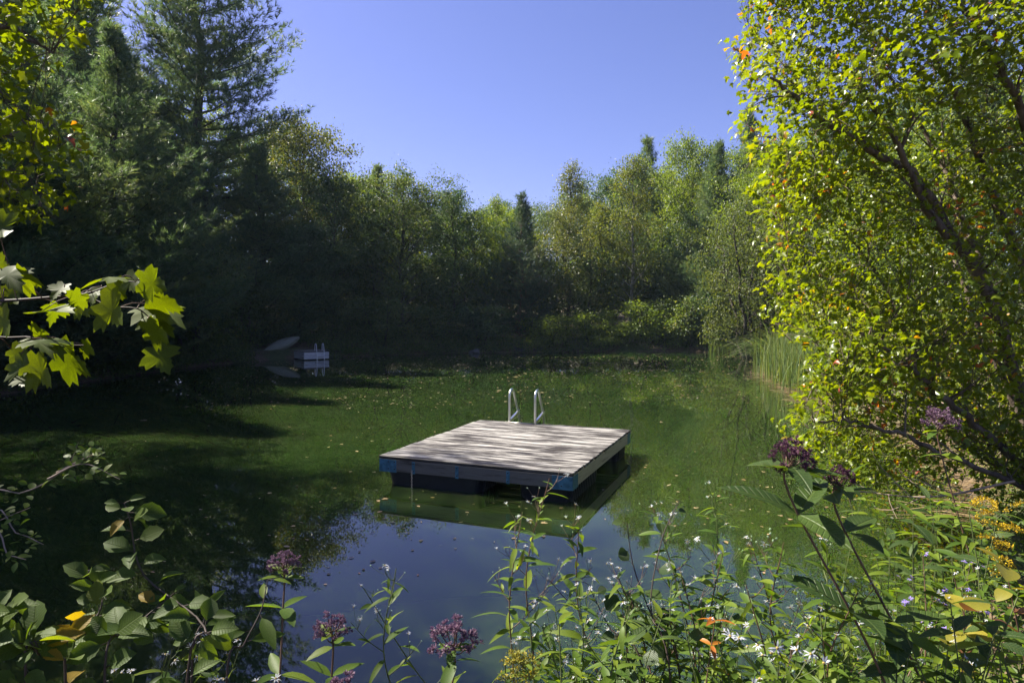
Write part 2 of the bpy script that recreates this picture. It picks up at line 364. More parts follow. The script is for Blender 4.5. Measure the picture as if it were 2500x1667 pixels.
def broadleaf(seed, H, Rc, base=.25, nl=34, ns=7, r0=.12, shape='round', up=(.9, .3), k=20, sig=.24, leaf=.11, stems=1, nclump=4, leafmat='broad', bark='bark', tmpl=RHOMB, up_leaf=.8):
    rng = np.random.default_rng(seed); wood, crown = MB(), MB(); C, D = [], []
    for s in range(stems):
        a0 = s * 2.4 + rng.random(); spread = 0 if stems == 1 else Rc * .45
        top = np.array([math.cos(a0) * spread, math.sin(a0) * spread, H * (.97 if stems == 1 else rng.uniform(.75, 1))])
        b_ = np.array([math.cos(a0), math.sin(a0), 0]) * (0 if stems == 1 else .12 * Rc * .5)
        pts = np.array([b_ + (top - b_) * q + np.array([rng.normal() * .012 * H, rng.normal() * .012 * H, 0]) * (0 < q < 1) for q in np.linspace(0, 1, 9)])
        pts = smooth_path(pts, 17); rr = r0 * (1 - np.linspace(0, 1, 17)) ** .8 + .012
        tube(wood, np.vstack([pts[:1] - [0, 0, .25], pts]), np.concatenate([[r0 * 1.4], rr]), 7)
        for i in range(max(4, nl // stems)):
            q = base + (1 - base) * ((i + rng.random()) / max(4, nl // stems)) ** .9
            q = min(q, .985); h = (q - base) / (1 - base)
            if shape == 'round': e = math.sin(math.pi * min(.97, .12 + .85 * h)) ** .6
            elif shape == 'narrow': e = (1 - h) ** .75 * (.35 + .65 * min(1, h * 4)) + .05
            elif shape == 'bush': e = (1 - h * h) ** .5 * .9 + .1
            else: e = 1 - h * .8
            L = Rc * e * rng.uniform(.55, 1.25) * (1 if stems == 1 else .65)
            f = q * 16; i0 = min(int(f), 15); p0 = pts[i0] + (pts[i0 + 1] - pts[i0]) * (f - i0)
            az = i * 2.399 + rng.normal() * .35
            lp = limb_path(rng, p0, az, L, up[0] + .4 * h, up[1] + .3 * h)
            tube(wood, lp, np.linspace(max(.012, r0 * .33 * (1 - h * .6)), .006, 7), 5)
            ns_ = max(2, round(ns * (.25 + .8 * L / Rc)))
            for j in range(ns_):
                u_ = .22 + .78 * (j + rng.random()) / ns_; f2 = u_ * 6; k0 = min(int(f2), 5); sp = lp[k0] + (lp[k0 + 1] - lp[k0]) * (f2 - k0)
                ld = nrm(lp[k0 + 1] - lp[k0]); sd = nrm(ld * .7 + rng.normal(size=3) * .75 + [0, 0, .15]); SL = max(.35, L * .38 * rng.uniform(.6, 1.2) * (1.15 - .5 * u_))
                se = sp + sd * SL; mid = sp + sd * SL * .5 + rng.normal(size=3) * .06 * SL
                tube(wood, [sp, mid, se], [.010, .007, .003], 3)
                for c in range(nclump if L > .35 * Rc else max(2, nclump - 2)):
                    tt = (c + 1) / nclump if nclump > 2 else (.55, 1.0)[c]; C.append(sp + (se - sp) * tt + rng.normal(size=3) * .1); D.append(nrm(sd + nrm(np.array([C[-1][0], C[-1][1], .3 * H])) * .6))
            C.append(lp[-1]); D.append(ld)
        C.append(pts[-1]); D.append((0, 0, 1))
    clump_leaves(crown, C, D, k, sig, leaf, rng, tmpl, up=up_leaf)
    return wood, crown, M[bark], M[leafmat]

def conifer(seed, H, Rc, base=.08, whorl=.55, nb=5, r0=.2, up=(.15, .35), tsize=.22, shape='cone', dens=1.0, leafmat='pine', bark='bark_pine', tmpl=None, gaps=0.1, irr=.2, tip_up=.25, nside=7):
    rng = np.random.default_rng(seed); wood, crown = MB(), MB(); C, D, Vv = [], [], []
    pts = np.array([[rng.normal() * .01 * H * (0 < q < 1), rng.normal() * .01 * H * (0 < q < 1), q * H] for q in np.linspace(0, 1, 9)]); pts = smooth_path(pts, 21)
    rr = r0 * (1 - np.linspace(0, 1, 21)) ** .85 + .012
    tube(wood, np.vstack([pts[:1] - [0, 0, .3], pts]), np.concatenate([[r0 * 1.35], rr]), 8)
    z = base * H; a0 = 0.0
    while z < H * .985:
        h = (z - base * H) / (H * (1 - base))
        if shape == 'cone': e = (1 - h) * (.65 + .35 * (1 - h)) * min(1, .55 + 2.2 * h) * 1.12 + .02
        elif shape == 'tall': e = (1 - h) ** .6 * (.75 + .25 * math.sin(z * 1.9)) * min(1, .4 + 1.6 * h) + .06
        else: e = math.sin(math.pi * min(.96, .2 + .76 * h)) ** .7
        for j in range(nb):
            if rng.random() < gaps: continue
            az = a0 + j * 2 * math.pi / nb + rng.normal() * .25; L = Rc * e * rng.uniform(1 - irr, 1 + irr)
            if L < .15: continue
            f = z / H * 20; i0 = min(int(f), 19); p0 = pts[i0] + (pts[i0 + 1] - pts[i0]) * (f - i0)
            lp = limb_path(rng, p0, az, L, up[0] + .55 * h, up[1] + .5 * h + tip_up, 6, .05)
            tube(wood, lp, np.linspace(max(.010, r0 * .24 * (1 - h * .75)), .005, 7), 4)
            bc = rng.random(); side = 1
            n_ = max(3, int(nside * (.5 + L / Rc)))
            for s in range(n_ + 1):
                u_ = .18 + .82 * s / n_; f2 = u_ * 6; k0 = min(int(f2), 5); sp = lp[k0] + (lp[k0 + 1] - lp[k0]) * (f2 - k0); ld = nrm(lp[k0 + 1] - lp[k0])
                for side in (-1, 1):
                    sv = nrm(np.cross(ld, [0, 0, 1])) * side
                    sd = nrm(ld * .8 + sv * (.9 if s < n_ else .2) + [0, 0, .12] + rng.normal(size=3) * .18); SL = L * .36 * (1.15 - .75 * u_) * rng.uniform(.6, 1.2) + .12
                    if SL > .5: tube(wood, [sp, sp + sd * SL], [.006, .003], 3)
                    m_ = max(2, int(SL / (.12 / dens)))
                    for q in range(m_):
                        C.append(sp + sd * SL * (q + .6) / m_ + rng.normal(size=3) * .09); D.append(nrm(sd + rng.normal(size=3) * .6 + [0, 0, .4])); Vv.append(.55 * bc + .45 * rng.random())
        z += whorl * rng.uniform(.7, 1.3) * (1 - .15 * h); a0 += 1.1 + rng.random()
    for q in np.linspace(0, 1, 10):                   # the leading shoot
        C.append(pts[-1] - np.array([0, 0, .9 * (1 - q)])); D.append(nrm(np.array([rng.normal() * .5, rng.normal() * .5, 1.0]))); Vv.append(.5)
    C, D = np.array(C), np.array(D)
    scatter(crown, tmpl or TUFT, C, D, rng.normal(size=C.shape), tsize * rng.uniform(.75, 1.2, len(C)), np.array(Vv))
    return wood, crown, M[bark], M[leafmat]

PROTO = {}
def proto(key, parts):
    wood, crown, mb_, ml = parts
    PROTO[key] = (wood.mesh('trunk_' + key, mb_, True), crown.mesh('crown_' + key, ml))
def tree(key, name, x, y, rz=0, s=1.0, sz=None, label=None, cat='tree', group=None, z=None, lean=(0, 0), leaf=None):
    o = empty(name, (x, y, gz(x, y) - .05 if z is None else z), rz); o.scale = (s, s, sz if sz else s); o.rotation_euler = (lean[0], lean[1], rz)
    link('trunk', PROTO[key][0], o); cr = link('crown', PROTO[key][1], o)
    if leaf: cr.material_slots[0].link = 'OBJECT'; cr.material_slots[0].material = M[leaf]
    tag(o, label, cat, group); return o

proto('maple', broadleaf(11, 10, 4.3, .06, 60, 8, .15, 'round', (.55, .15), 34, .25, .125, nclump=2))
proto('maple2', broadleaf(12, 10, 3.3, .07, 52, 7, .13, 'round', (.6, .3), 34, .25, .125, nclump=2))
proto('aspen', broadleaf(13, 10.5, 2.9, .10, 52, 7, .10, 'narrow', (.6, .4), 27, .22, .105, nclump=2, leafmat='aspen', bark='bark_pale', up_leaf=.5))
proto('birch', broadleaf(14, 10, 2.4, .08, 48, 7, .085, 'narrow', (.65, .5), 27, .21, .105, nclump=2, leafmat='aspen', bark='bark', up_leaf=.5))
proto('willow', broadleaf(15, 6.5, 4.6, .05, 70, 8, .10, 'bush', (.6, .0), 26, .21, .10, nclump=2, stems=5, leafmat='willow', up_leaf=.5))
proto('bush', broadleaf(16, 2.6, 1.9, .03, 36, 6, .03, 'bush', (.6, .2), 14, .18, .105, stems=4, nclump=3))
proto('bush2', broadleaf(17, 2.4, 1.8, .03, 36, 6, .03, 'bush', (.6, .2), 14, .18, .09, stems=4, nclump=3, leafmat='aspen'))
proto('tallpine', conifer(21, 24.5, 6.6, .16, .72, 6, .38, (-.05, .12), .32, 'tall', 1.25, gaps=.16, irr=.45, nside=9))
proto('whitepine', conifer(22, 14, 4.7, .02, .52, 6, .22, (-.1, .25), .27, 'cone', 1.25, gaps=.14, irr=.38, nside=9))
proto('pine', conifer(23, 12, 3.5, .08, .48, 6, .15, (.15, .45), .26, 'cone', 1.0, gaps=.08))
proto('redpine', conifer(24, 9, 3.0, .06, .45, 6, .12, (.1, .5), .25, 'cone', .95, leafmat='spruce', bark='bark_red', gaps=.10))

PG, LG = 'pines round the pond', 'leafy trees round the pond'
PH = dict(maple=10.5, maple2=10.5, aspen=10.9, birch=10.4, willow=6.9, tallpine=23, whitepine=14.1, pine=12.1, redpine=9.1)
def tree_at(key, name, dx, Y_, dy, s, rz, label, group, leaf=None):
    """stand a tree on the bank where the photograph has it: dx, dy = top in the 2352 px wide view, Y_ = distance"""
    top = at(dx * 1.0629, dy * 1.0629, Y_); zg = gz(top[0], Y_) - .05
    return tree(key, name, top[0], Y_, rz, s, (top[2] - zg) / PH[key], label, 'tree', group, leaf=leaf)
# trees of the left shore
tree('tallpine', 'pine_tree', -16.3, 35.5, .4, 1.0, label='tallest dark pine with layered boughs against the sky', group=PG)
tree_at('whitepine', 'pine_tree', 250, 23.5, 40, 1.0, 1.0, 'full soft-needled pine sweeping down to the water left of the tall pine', PG)
tree_at('whitepine', 'pine_tree', 30, 20.0, -60, 1.0, 2.6, 'dark pine at the left edge of the wood behind maple twigs', PG)
tree('whitepine', 'pine_tree', -15.8, 16.6, .9, 1.05, .92, label='pine nearest the left edge, its boughs over the dark water', group=PG)
tree_at('whitepine', 'pine_tree', 600, 34, 330, 1.0, 4.0, 'shaded pine under the tallest pine, behind the overturned boat', PG)
tree_at('maple2', 'maple_tree', 690, 39.5, 275, 1.1, .7, 'yellowing maple peeping out right of the tallest pine', LG, 'broad_olive')
tree_at('maple2', 'leafy_tree', 765, 38, 405, .8, .2, 'narrow dark leafy tree between tallest pine and round maple', LG, 'broad_dark')
tree_at('maple2', 'leafy_tree', 690, 35, 520, .85, 2.2, 'shaded leafy tree on the bank straight behind the overturned boat', LG, 'broad_dark')
tree('bush', 'shrub', -13.2, 27.4, .3, 1.5, 1.7, label='large shaded shrub at the water left of the overturned boat', cat='shrub', group='shrubs along the shore')
tree('bush', 'shrub', -14.4, 24.5, 1.3, 1.4, 1.3, label='dark shrub at the foot of the soft-needled pine', cat='shrub', group='shrubs along the shore')
tree('bush', 'shrub', -6.6, 34.2, 2.3, 1.2, .95, label='feathery shaded bush right of the small far float', cat='shrub', group='shrubs along the shore')
for x, y, s_, z_, lb in ((-13.7, 11.5, 1.0, 1.32, 'leafy tree at the left edge leaning over the dark water'), (-13.5, 8.7, 1.05, 1.14, 'tall leafy tree on the near left bank shading the dark water'), (-13.0, 6.9, 1.0, 1.10, 'tall leafy tree of the near left bank behind the twiggy shrub'), (-11.8, 4.2, .9, .75, 'leafy tree of the near left bank closest to the hanging maple twigs')):
    tree('maple', 'leafy_tree', x, y, x * 3, s_, z_, lb, group=LG, leaf='broad_dark')
# far shore
tree_at('pine', 'pine_tree', 870, 43, 372, 1.0, .1, 'pine whose bare spire rises behind the round maple', PG)
tree_at('maple', 'maple_tree', 925, 37.4, 405, .92, .5, 'broad round-crowned maple on the far shore', LG)
tree_at('maple2', 'maple_tree', 1040, 39.3, 440, .8, 1.5, 'dark leafy tree against the right side of the round maple', LG, 'broad_dark')
tree_at('birch', 'leafy_tree', 1135, 43, 440, .8, .9, 'pale green sapling far behind, left of the young red-barked pine', LG, 'broad_fresh')
tree_at('maple2', 'leafy_tree', 1090, 41.5, 488, .75, 2.9, 'bright yellow-green tree in the dip of the far tree line', LG, 'broad_fresh')
tree_at('redpine', 'pine_tree', 1195, 38.6, 440, 1.05, .3, 'young pine with reddish trunk on the far shore', PG)
tree_at('birch', 'leafy_tree', 1308, 39.6, 362, 1.05, 1.1, 'slender leafy tree with a thin pointed top right of red-barked pine', LG, 'broad_olive')
tree_at('aspen', 'aspen_tree', 1455, 38.8, 345, 1.05, .3, 'tall aspen with pale trunk in the middle of the far right shore', LG)
tree_at('pine', 'pine_tree', 1485, 43.5, 308, 1.2, 2.0, 'pine top standing behind the pale-trunked aspen', PG)
tree_at('maple2', 'maple_tree', 1590, 40.5, 320, .8, .2, 'leafy tree between the aspen and the right-hand pines', LG, 'broad_fresh')
tree_at('whitepine', 'pine_tree', 1655, 37.5, 318, .72, 3.0, 'soft grey-green pine above the silvery willow', PG)
tree_at('whitepine', 'pine_tree', 1718, 37.0, 240, .72, 5.2, 'highest pine of the right wood beside the near maple', PG)
tree_at('willow', 'willow_tree', 1735, 30.5, 430, .92, .6, 'wide silvery willow overhanging the far right water', LG)
tree_at('maple', 'leafy_tree', 1560, 40.8, 520, .62, 3.6, 'dark leafy tree low between aspen and silvery willow', LG, 'broad_dark')
tree_at('birch', 'leafy_tree', 1385, 41.5, 455, 1.1, 4.1, 'leafy tree filling the gap left of the pale-trunked aspen', LG)
tree_at('maple', 'leafy_tree', 1800, 34.0, 330, .8, 1.2, 'leafy tree behind the willow, half hidden by the near maple', LG, 'broad_fresh')
rng = np.random.default_rng(5)
for i, (x, y, k, s, sz) in enumerate([(-8.8, 34.8, 'bush', 1.0, .75), (-4.0, 35.6, 'bush', 1.1, .8), (-1.6, 36.0, 'bush', 1.0, .8), (2.0, 36.2, 'bush2', 1.0, .7), (4.3, 36.6, 'bush2', 1.1, .85),
                                     (7.9, 36.4, 'bush', 1.2, .95), (9.6, 36.2, 'bush', 1.2, 1.0), (11.2, 35.6, 'bush', 1.2, 1.1), (5.8, 36.3, 'bush2', .8, .55)]):
    tree(k, 'shrub', x, y, i * 1.3, s, sz, ['low shrub under the left side of the round maple', 'low shrub under the right side of the round maple', 'small dark bush left of the red-barked pine', 'pale small bush right of the red-barked pine',
         'light green bush left of the aspen trunk', 'leafy bush right of the aspen trunk', 'leafy bush midway between aspen and willow', 'dark bush under the willow', 'very low bush at the foot of the aspen'][i], 'shrub', 'shrubs along the shore', leaf=[None, None, 'broad_dark', 'broad_fresh', 'broad_fresh', 'broad_fresh', None, 'broad_dark', 'broad_fresh'][i])  # fresh-green leaves stand in for sunlight on the brighter bank shrubs
for i, (x, y, sc) in enumerate([(-17.5, 25.5, 2.0), (-17.8, 21.5, 2.0), (-16.8, 29.0, 2.0), (-15.8, 32.0, 1.7), (-18.5, 17.0, 2.0), (-12.6, 31.8, 1.2), (-19, 33.5, 2.2), (-8.3, 39.5, 1.6), (-5.5, 41, 1.6), (-2, 40.5, 1.6), (1.5, 40.5, 1.6), (4.5, 40.8, 1.7), (8.0, 40.5, 1.7), (-11.5, 41, 1.8)]):
    tree('bush', 'understory_bush', x, y, i * 2.1, sc, sc * 1.1, 'dark bush in the shade under the left pines' if x < -12 else 'dark bush in the shade behind the far shore trees', 'shrub', 'bushes under the wood')
# wood behind, two staggered rows that follow the shore
back = [(-19.5, 30, 'whitepine', 1.3), (-23.5, 35, 'whitepine', 1.5), (-22, 24, 'maple', 1.0), (-24, 33, 'maple', 1.25), (-21, 39, 'maple', 1.3), (-27, 41, 'maple', 1.2), (-20, 15, 'maple', .9), (-24, 18, 'maple', 1.1), (-30, 26, 'maple', 1.2), (-16.5, 43, 'maple', 1.1),
        (-12, 46, 'maple', .9), (-7.5, 46, 'maple2', .85), (-4.5, 47, 'maple', .72), (-.5, 46, 'maple', .72), (3, 46, 'maple', .74), (7, 47, 'maple', .95), (11.5, 45, 'maple', 1.0), (16, 42, 'maple', 1.05), (18, 36, 'maple', 1.1), (20, 31, 'maple', 1.0), (23, 37, 'maple', 1.2),
        (-18, 52, 'maple', 1.2), (-12, 54, 'maple', 1.0), (-6, 54, 'maple', .85), (0, 54, 'maple', .82), (6, 54, 'maple', .9), (12, 53, 'maple', 1.1), (18, 49, 'maple', 1.1), (24, 44, 'maple', 1.2), (15, 29, 'maple', .8), (17.5, 24, 'maple', .85), (14.2, 24, 'maple2', .75), (20, 18, 'maple', .9), (-33, 35, 'maple', 1.3), (-34, 20, 'maple', 1.2), (29, 32, 'maple', 1.2), (26, 22, 'maple', 1.1)]
for i, (x, y, k, s) in enumerate(back):
    tree(k, 'woodland_tree', x, y, i * 1.7, s * 1.1, s * rng.uniform(.93, 1.05), label='tree crowded in the wood behind the left pines' if x < -14 else 'tree crowded in the wood behind the right bank trees' if x > 10 else 'tree crowded in the wood behind the far shore trees', group='wood behind the shore', leaf=None if 'pine' in k else ['broad_dark', 'broad_fresh', None][i % 3])
# right bank, behind the near maple
tree('maple2', 'leafy_tree', 13.6, 19.5, .5, .75, .85, label='leafy tree on the right bank behind the reeds', group=LG)
tree('maple', 'leafy_tree', 13.4, 13.2, 1.9, .75, .8, label='leafy tree inland of the near maple at the right edge', group=LG)

# ------------------------------------------------------------------ swimming raft
def box(mb, lo, hi, var=.5):
    x0, y0, z0 = lo; x1, y1, z1 = hi
    mb.add([(x0, y0, z0), (x1, y0, z0), (x1, y1, z0), (x0, y1, z0), (x0, y0, z1), (x1, y0, z1), (x1, y1, z1), (x0, y1, z1)], None,
           [(0, 3, 2, 1), (4, 5, 6, 7), (0, 1, 5, 4), (1, 2, 6, 5), (2, 3, 7, 6), (3, 0, 4, 7)], var)
def bevel_box(name, size, bev, m_, seg=2):
    bm = bmesh.new(); bmesh.ops.create_cube(bm, size=1); bmesh.ops.scale(bm, vec=size, verts=bm.verts)
    bmesh.ops.bevel(bm, geom=bm.edges[:], offset=bev, segments=seg, affect='EDGES', profile=.5)
    me = bpy.data.meshes.new(name); bm.to_mesh(me); bm.free(); me.materials.append(m_); return me
def wood_mat(name, pale, grime, amount=.5, sx=1.2, sy=16, edge=0):
    m, t, p, out = mat(name)
    tc = N(t, 'TexCoord'); oi = N(t, 'ObjectInfo'); ad = N(t, 'VectorMath', operation='ADD'); cmb = N(t, 'CombineXYZ')
    mu = N(t, 'Math', operation='MULTIPLY'); mu.inputs[1].default_value = 37; t.links.new(oi.outputs['Random'], mu.inputs[0])
    for i in range(3): t.links.new(mu.outputs[0], cmb.inputs[i])
    t.links.new(tc.outputs['Object'], ad.inputs[0]); t.links.new(cmb.outputs[0], ad.inputs[1])
    mp = N(t, 'Mapping'); mp.inputs['Scale'].default_value = (sx, sy, sy); t.links.new(ad.outputs[0], mp.inputs[0])
    n1 = N(t, 'TexNoise'); n1.inputs['Scale'].default_value = 1.6; n1.inputs['Detail'].default_value = 10; n1.inputs['Roughness'].default_value = .72; t.links.new(mp.outputs[0], n1.inputs['Vector'])
    n2 = N(t, 'TexNoise'); n2.inputs['Scale'].default_value = 2.2; n2.inputs['Detail'].default_value = 5; t.links.new(ad.outputs[0], n2.inputs['Vector'])
    mp3 = N(t, 'Mapping'); mp3.inputs['Scale'].default_value = (3, 70, 70); t.links.new(ad.outputs[0], mp3.inputs[0])
    n3 = N(t, 'TexNoise'); n3.inputs['Scale'].default_value = 1.5; n3.inputs['Detail'].default_value = 4; t.links.new(mp3.outputs[0], n3.inputs['Vector'])
    mp2 = N(t, 'Mapping'); mp2.inputs['Scale'].default_value = (.8, 3.5, 3.5); t.links.new(ad.outputs[0], mp2.inputs[0]); t.links.new(mp2.outputs[0], n2.inputs['Vector']); n2.inputs['Roughness'].default_value = .6
    w1 = N(t, 'Math', operation='MULTIPLY'); w1.inputs[1].default_value = .55; t.links.new(n1.outputs[0], w1.inputs[0])
    s = N(t, 'Math', operation='MULTIPLY_ADD'); s.inputs[1].default_value = .45; t.links.new(n2.outputs[0], s.inputs[0]); t.links.new(w1.outputs[0], s.inputs[2])
    r = ramp(t, [(.37 + .07 * amount, grime), (.41 + .07 * amount, tuple(.5 * a + .5 * b_ for a, b_ in zip(grime, pale))), (.46 + .07 * amount, pale)], s.outputs[0])
    g = N(t, 'Mix', data_type='RGBA', blend_type='MULTIPLY'); g.inputs[0].default_value = .5
    r3 = ramp(t, [(.3, (.5, .47, .45)), (.6, (1, 1, 1))], n3.outputs[0])
    rc_ = r.outputs[0]
    if edge:                                          # dirt gathered along the board's long edges
        sx_ = N(t, 'SeparateXYZ'); t.links.new(tc.outputs['Object'], sx_.inputs[0]); ab = N(t, 'Math', operation='ABSOLUTE'); t.links.new(sx_.outputs[1], ab.inputs[0])
        wob = N(t, 'Math', operation='MULTIPLY_ADD'); wob.inputs[1].default_value = .06; t.links.new(n1.outputs[0], wob.inputs[0]); t.links.new(ab.outputs[0], wob.inputs[2])
        em = N(t, 'MapRange'); em.inputs[1].default_value = edge + .008; em.inputs[2].default_value = edge + .026; em.inputs[4].default_value = .85; t.links.new(wob.outputs[0], em.inputs[0])
        ex_ = N(t, 'Mix', data_type='RGBA'); t.links.new(em.outputs[0], ex_.inputs[0]); t.links.new(rc_, ex_.inputs[6]); ex_.inputs[7].default_value = (*grime, 1); rc_ = ex_.outputs[2]
    t.links.new(rc_, g.inputs[6]); t.links.new(r3.outputs[0], g.inputs[7]); t.links.new(g.outputs[2], p.inputs['Base Color'])
    p.inputs['Roughness'].default_value = .55; p.inputs['Specular IOR Level'].default_value = .4
    b = N(t, 'Bump'); b.inputs['Strength'].default_value = .5; b.inputs['Distance'].default_value = .004; t.links.new(n3.outputs[0], b.inputs['Height']); t.links.new(b.outputs[0], p.inputs['Normal'])
    return m
M['deck'] = wood_mat('weathered_deck', (.37, .355, .33), (.028, .022, .016), 1.45, edge=.108)
M['rim'] = wood_mat('rim_board', (.15, .135, .115), (.05, .04, .03), .15)
M['rim_sunlit'] = wood_mat('side_board', (.50, .43, .27), (.16, .12, .07), -.1)  # sunlit brightness of the raft's side put into this pale tan
M['float'] = plain('black_plastic', (.014, .015, .020), .45, var=.3, scale=8)
M['bracket'] = plain('galvanised_bracket', (.06, .17, .24), .45, .35, var=.35, scale=18)
M['alu'] = plain('aluminium_tube', (.72, .72, .72), .28, 1.0, var=.08)
M['chain'] = plain('steel_chain', (.35, .34, .33), .35, 1.0, var=.3, scale=60)

DECK = .36
def on_plane(px, py, z):
    d = _F + np.array([(px - 1250) / F_PX, 0, 0]) + _U * ((833.5 - py) / F_PX); return np.array([0, 0, CAMZ]) + d * ((z - CAMZ) / d[2])
FL, FR, BR, BL = [on_plane(px, py, DECK) for px, py in ((927, 1111), (1398, 1156), (1541, 1048), (1171, 1024))]
ctr = (FL + FR + BR + BL) / 4
e1 = nrm((FR - FL) + (BR - BL)); W_ = (np.linalg.norm(FR - FL) + np.linalg.norm(BR - BL)) / 2; L_ = (np.linalg.norm(BL - FL) + np.linalg.norm(BR - FR)) / 2

raft = empty('swimming_raft', (ctr[0], ctr[1], 0), math.atan2(e1[1], e1[0]))
tag(raft, 'square weathered wooden swimming raft on black floats in mid pond', 'raft')
hw, hl = W_ / 2, L_ / 2; nb_ = 13; pw = L_ / nb_
pl = bevel_box('plank', (W_, pw - .015, .034), .005, M['deck'], 1)
rr_ = random.Random(3)
for i in range(nb_):
    o = link('plank', pl, raft, (rr_.uniform(-.006, .006), -hl + pw * (i + .5), DECK - .017 + rr_.uniform(-.003, .003))); o.rotation_euler = (rr_.uniform(-.006, .006), rr_.uniform(-.002, .002), rr_.uniform(-.001, .001))
RT = DECK - .036; RB = RT - .145
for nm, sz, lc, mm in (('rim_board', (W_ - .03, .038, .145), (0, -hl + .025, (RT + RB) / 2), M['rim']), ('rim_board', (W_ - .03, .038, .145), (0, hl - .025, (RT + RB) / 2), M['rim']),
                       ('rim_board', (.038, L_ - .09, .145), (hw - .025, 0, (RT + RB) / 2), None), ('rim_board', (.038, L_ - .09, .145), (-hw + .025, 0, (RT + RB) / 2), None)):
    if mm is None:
        me = bevel_box('rim_board', (sz[1], sz[0], sz[2]), .003, M['rim_sunlit'], 1); o = link(nm, me, raft, lc); o.rotation_euler = (0, 0, R(90))
        if lc[0] > 0: o['label'] = 'pale side board with sunlit brightness put into its colour'
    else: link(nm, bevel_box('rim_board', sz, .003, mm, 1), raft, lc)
for q in (-.25, .25): link('joist', bevel_box('joist', (.038, L_ - .1, .12), .003, M['rim'], 1), raft, (q * W_, 0, RT - .062))   # under the deck
# corner plates and strap brackets, dark bolts
def bolt(x, y, z, axis_y=True):
    mb = MB(); a = np.arange(6) * math.pi / 3
    ring = np.stack([.008 * np.cos(a), np.zeros(6), .008 * np.sin(a)], -1)
    V = np.vstack([ring, ring + [0, -.006, 0]]); mb.add(V, [(6, 8, 7), (6, 9, 8), (6, 10, 9), (6, 11, 10)], [(i, (i + 1) % 6, 6 + (i + 1) % 6, 6 + i) for i in range(6)]); return mb
bolt_me = bolt(0, 0, 0).mesh('bolt', M['float'])
for cx, cy_ in ((-1, -1), (1, -1), (1, 1), (-1, 1)):
    mb = MB(); X0 = cx * (hw - .004); Y0 = cy_ * (hl - .004)
    box(mb, (min(X0, X0 - cx * .24), min(Y0, Y0 - cy_ * .006), RB - .012), (max(X0, X0 - cx * .24), max(Y0, Y0 - cy_ * .006), RT - .004))
    box(mb, (min(X0 + cx * .001, X0 - cx * .006), min(Y0 - cy_ * .007, Y0 - cy_ * .20), RB - .012), (max(X0 + cx * .001, X0 - cx * .006), max(Y0 - cy_ * .007, Y0 - cy_ * .20), RT - .004))
    br = mb.build('corner_bracket', M['bracket'], raft)
    if cy_ < 0:
        for dx in (.13, .215):
            for dz in (.03, .115): link('bolt', bolt_me, br, (X0 - cx * dx, Y0, RB + dz))
for q in (.195, .43, .69):
    mb = MB(); x = -hw + q * W_; box(mb, (x - .021, -hl + .002, RB - .008), (x + .021, -hl + .0055, RT - .006)); sb = mb.build('strap_bracket', M['bracket'], raft)
    for dz in (.025, .115): link('bolt', bolt_me, sb, (x, -hl + .002, RB + dz))
# floats: ribbed black tubs with rounded bottoms
def float_mesh(name, lx, ly, h):
    bm = bmesh.new(); bmesh.ops.create_cube(bm, size=1); bmesh.ops.scale(bm, vec=(lx, ly, h), verts=bm.verts)
    for v in bm.verts:
        if v.co.z < 0: v.co.x *= .86; v.co.y *= .86
    bmesh.ops.bevel(bm, geom=[e for e in bm.edges if min(v.co.z for v in e.verts) < 0], offset=.09, segments=4, affect='EDGES', profile=.5)
    for s in (-1, 1):
        for axis_, n_, ln, wd in ((1, int(ly / .09), ly, lx),):
            for i in range(n_):
                c = -ln / 2 + .1 + (ln - .2) * (i + .5) / n_
                r_ = bmesh.ops.create_cube(bm, size=1)['verts']
                for v in r_:
                    low = v.co.z < 0; off = wd / 2 * (.93 if low else 1.0) ; a, b_ = v.co.x * .035, v.co.y
                    zz = -h * .22 if low else h / 2 - .01
                    out_ = s * (off + (.012 if b_ * 1 > 0 else -.04))
                    v.co = Vector((c + a, out_, zz)) if axis_ == 0 else Vector((out_, c + a, zz))
    bmesh.ops.recalc_face_normals(bm, faces=bm.faces[:])
    me = bpy.data.meshes.new(name); bm.to_mesh(me); bm.free(); me.materials.append(M['float']); return me
fh = .40; fz = RB - fh / 2 - .001
for lx, ly, x, y in ((1.28, .62, -hw + .71, -hl + .36), (.62, 1.22, hw - .36, -hl + .66), (.62, .62, hw - .36, hl - .38), (.62, 1.0, -hw + .36, hl - .6)):
    link('float_tub', float_mesh('float_tub', lx, ly, fh), raft, (x, y, fz))
# chain on the front strap
for i in range(15):
    mb = MB(); a = np.linspace(0, 2 * math.pi, 9)[:-1]
    pts = np.stack([.008 * np.cos(a), 0 * a, .0135 * np.sin(a)], -1); tube(mb, np.vstack([pts, pts[:1]]), .0028, 4)
    if i == 0: chain_me = mb.mesh('link', M['chain'], True); chain = empty('chain', (-hw + .195 * W_ - .012, -hl - .014, RB + .03)); chain.parent = raft
    o = link('chain_link', chain_me, chain, (.001 * math.sin(i * 1.9), 0, -i * .0205)); o.rotation_euler = (0, 0, R(90) * (i % 2) + .3)
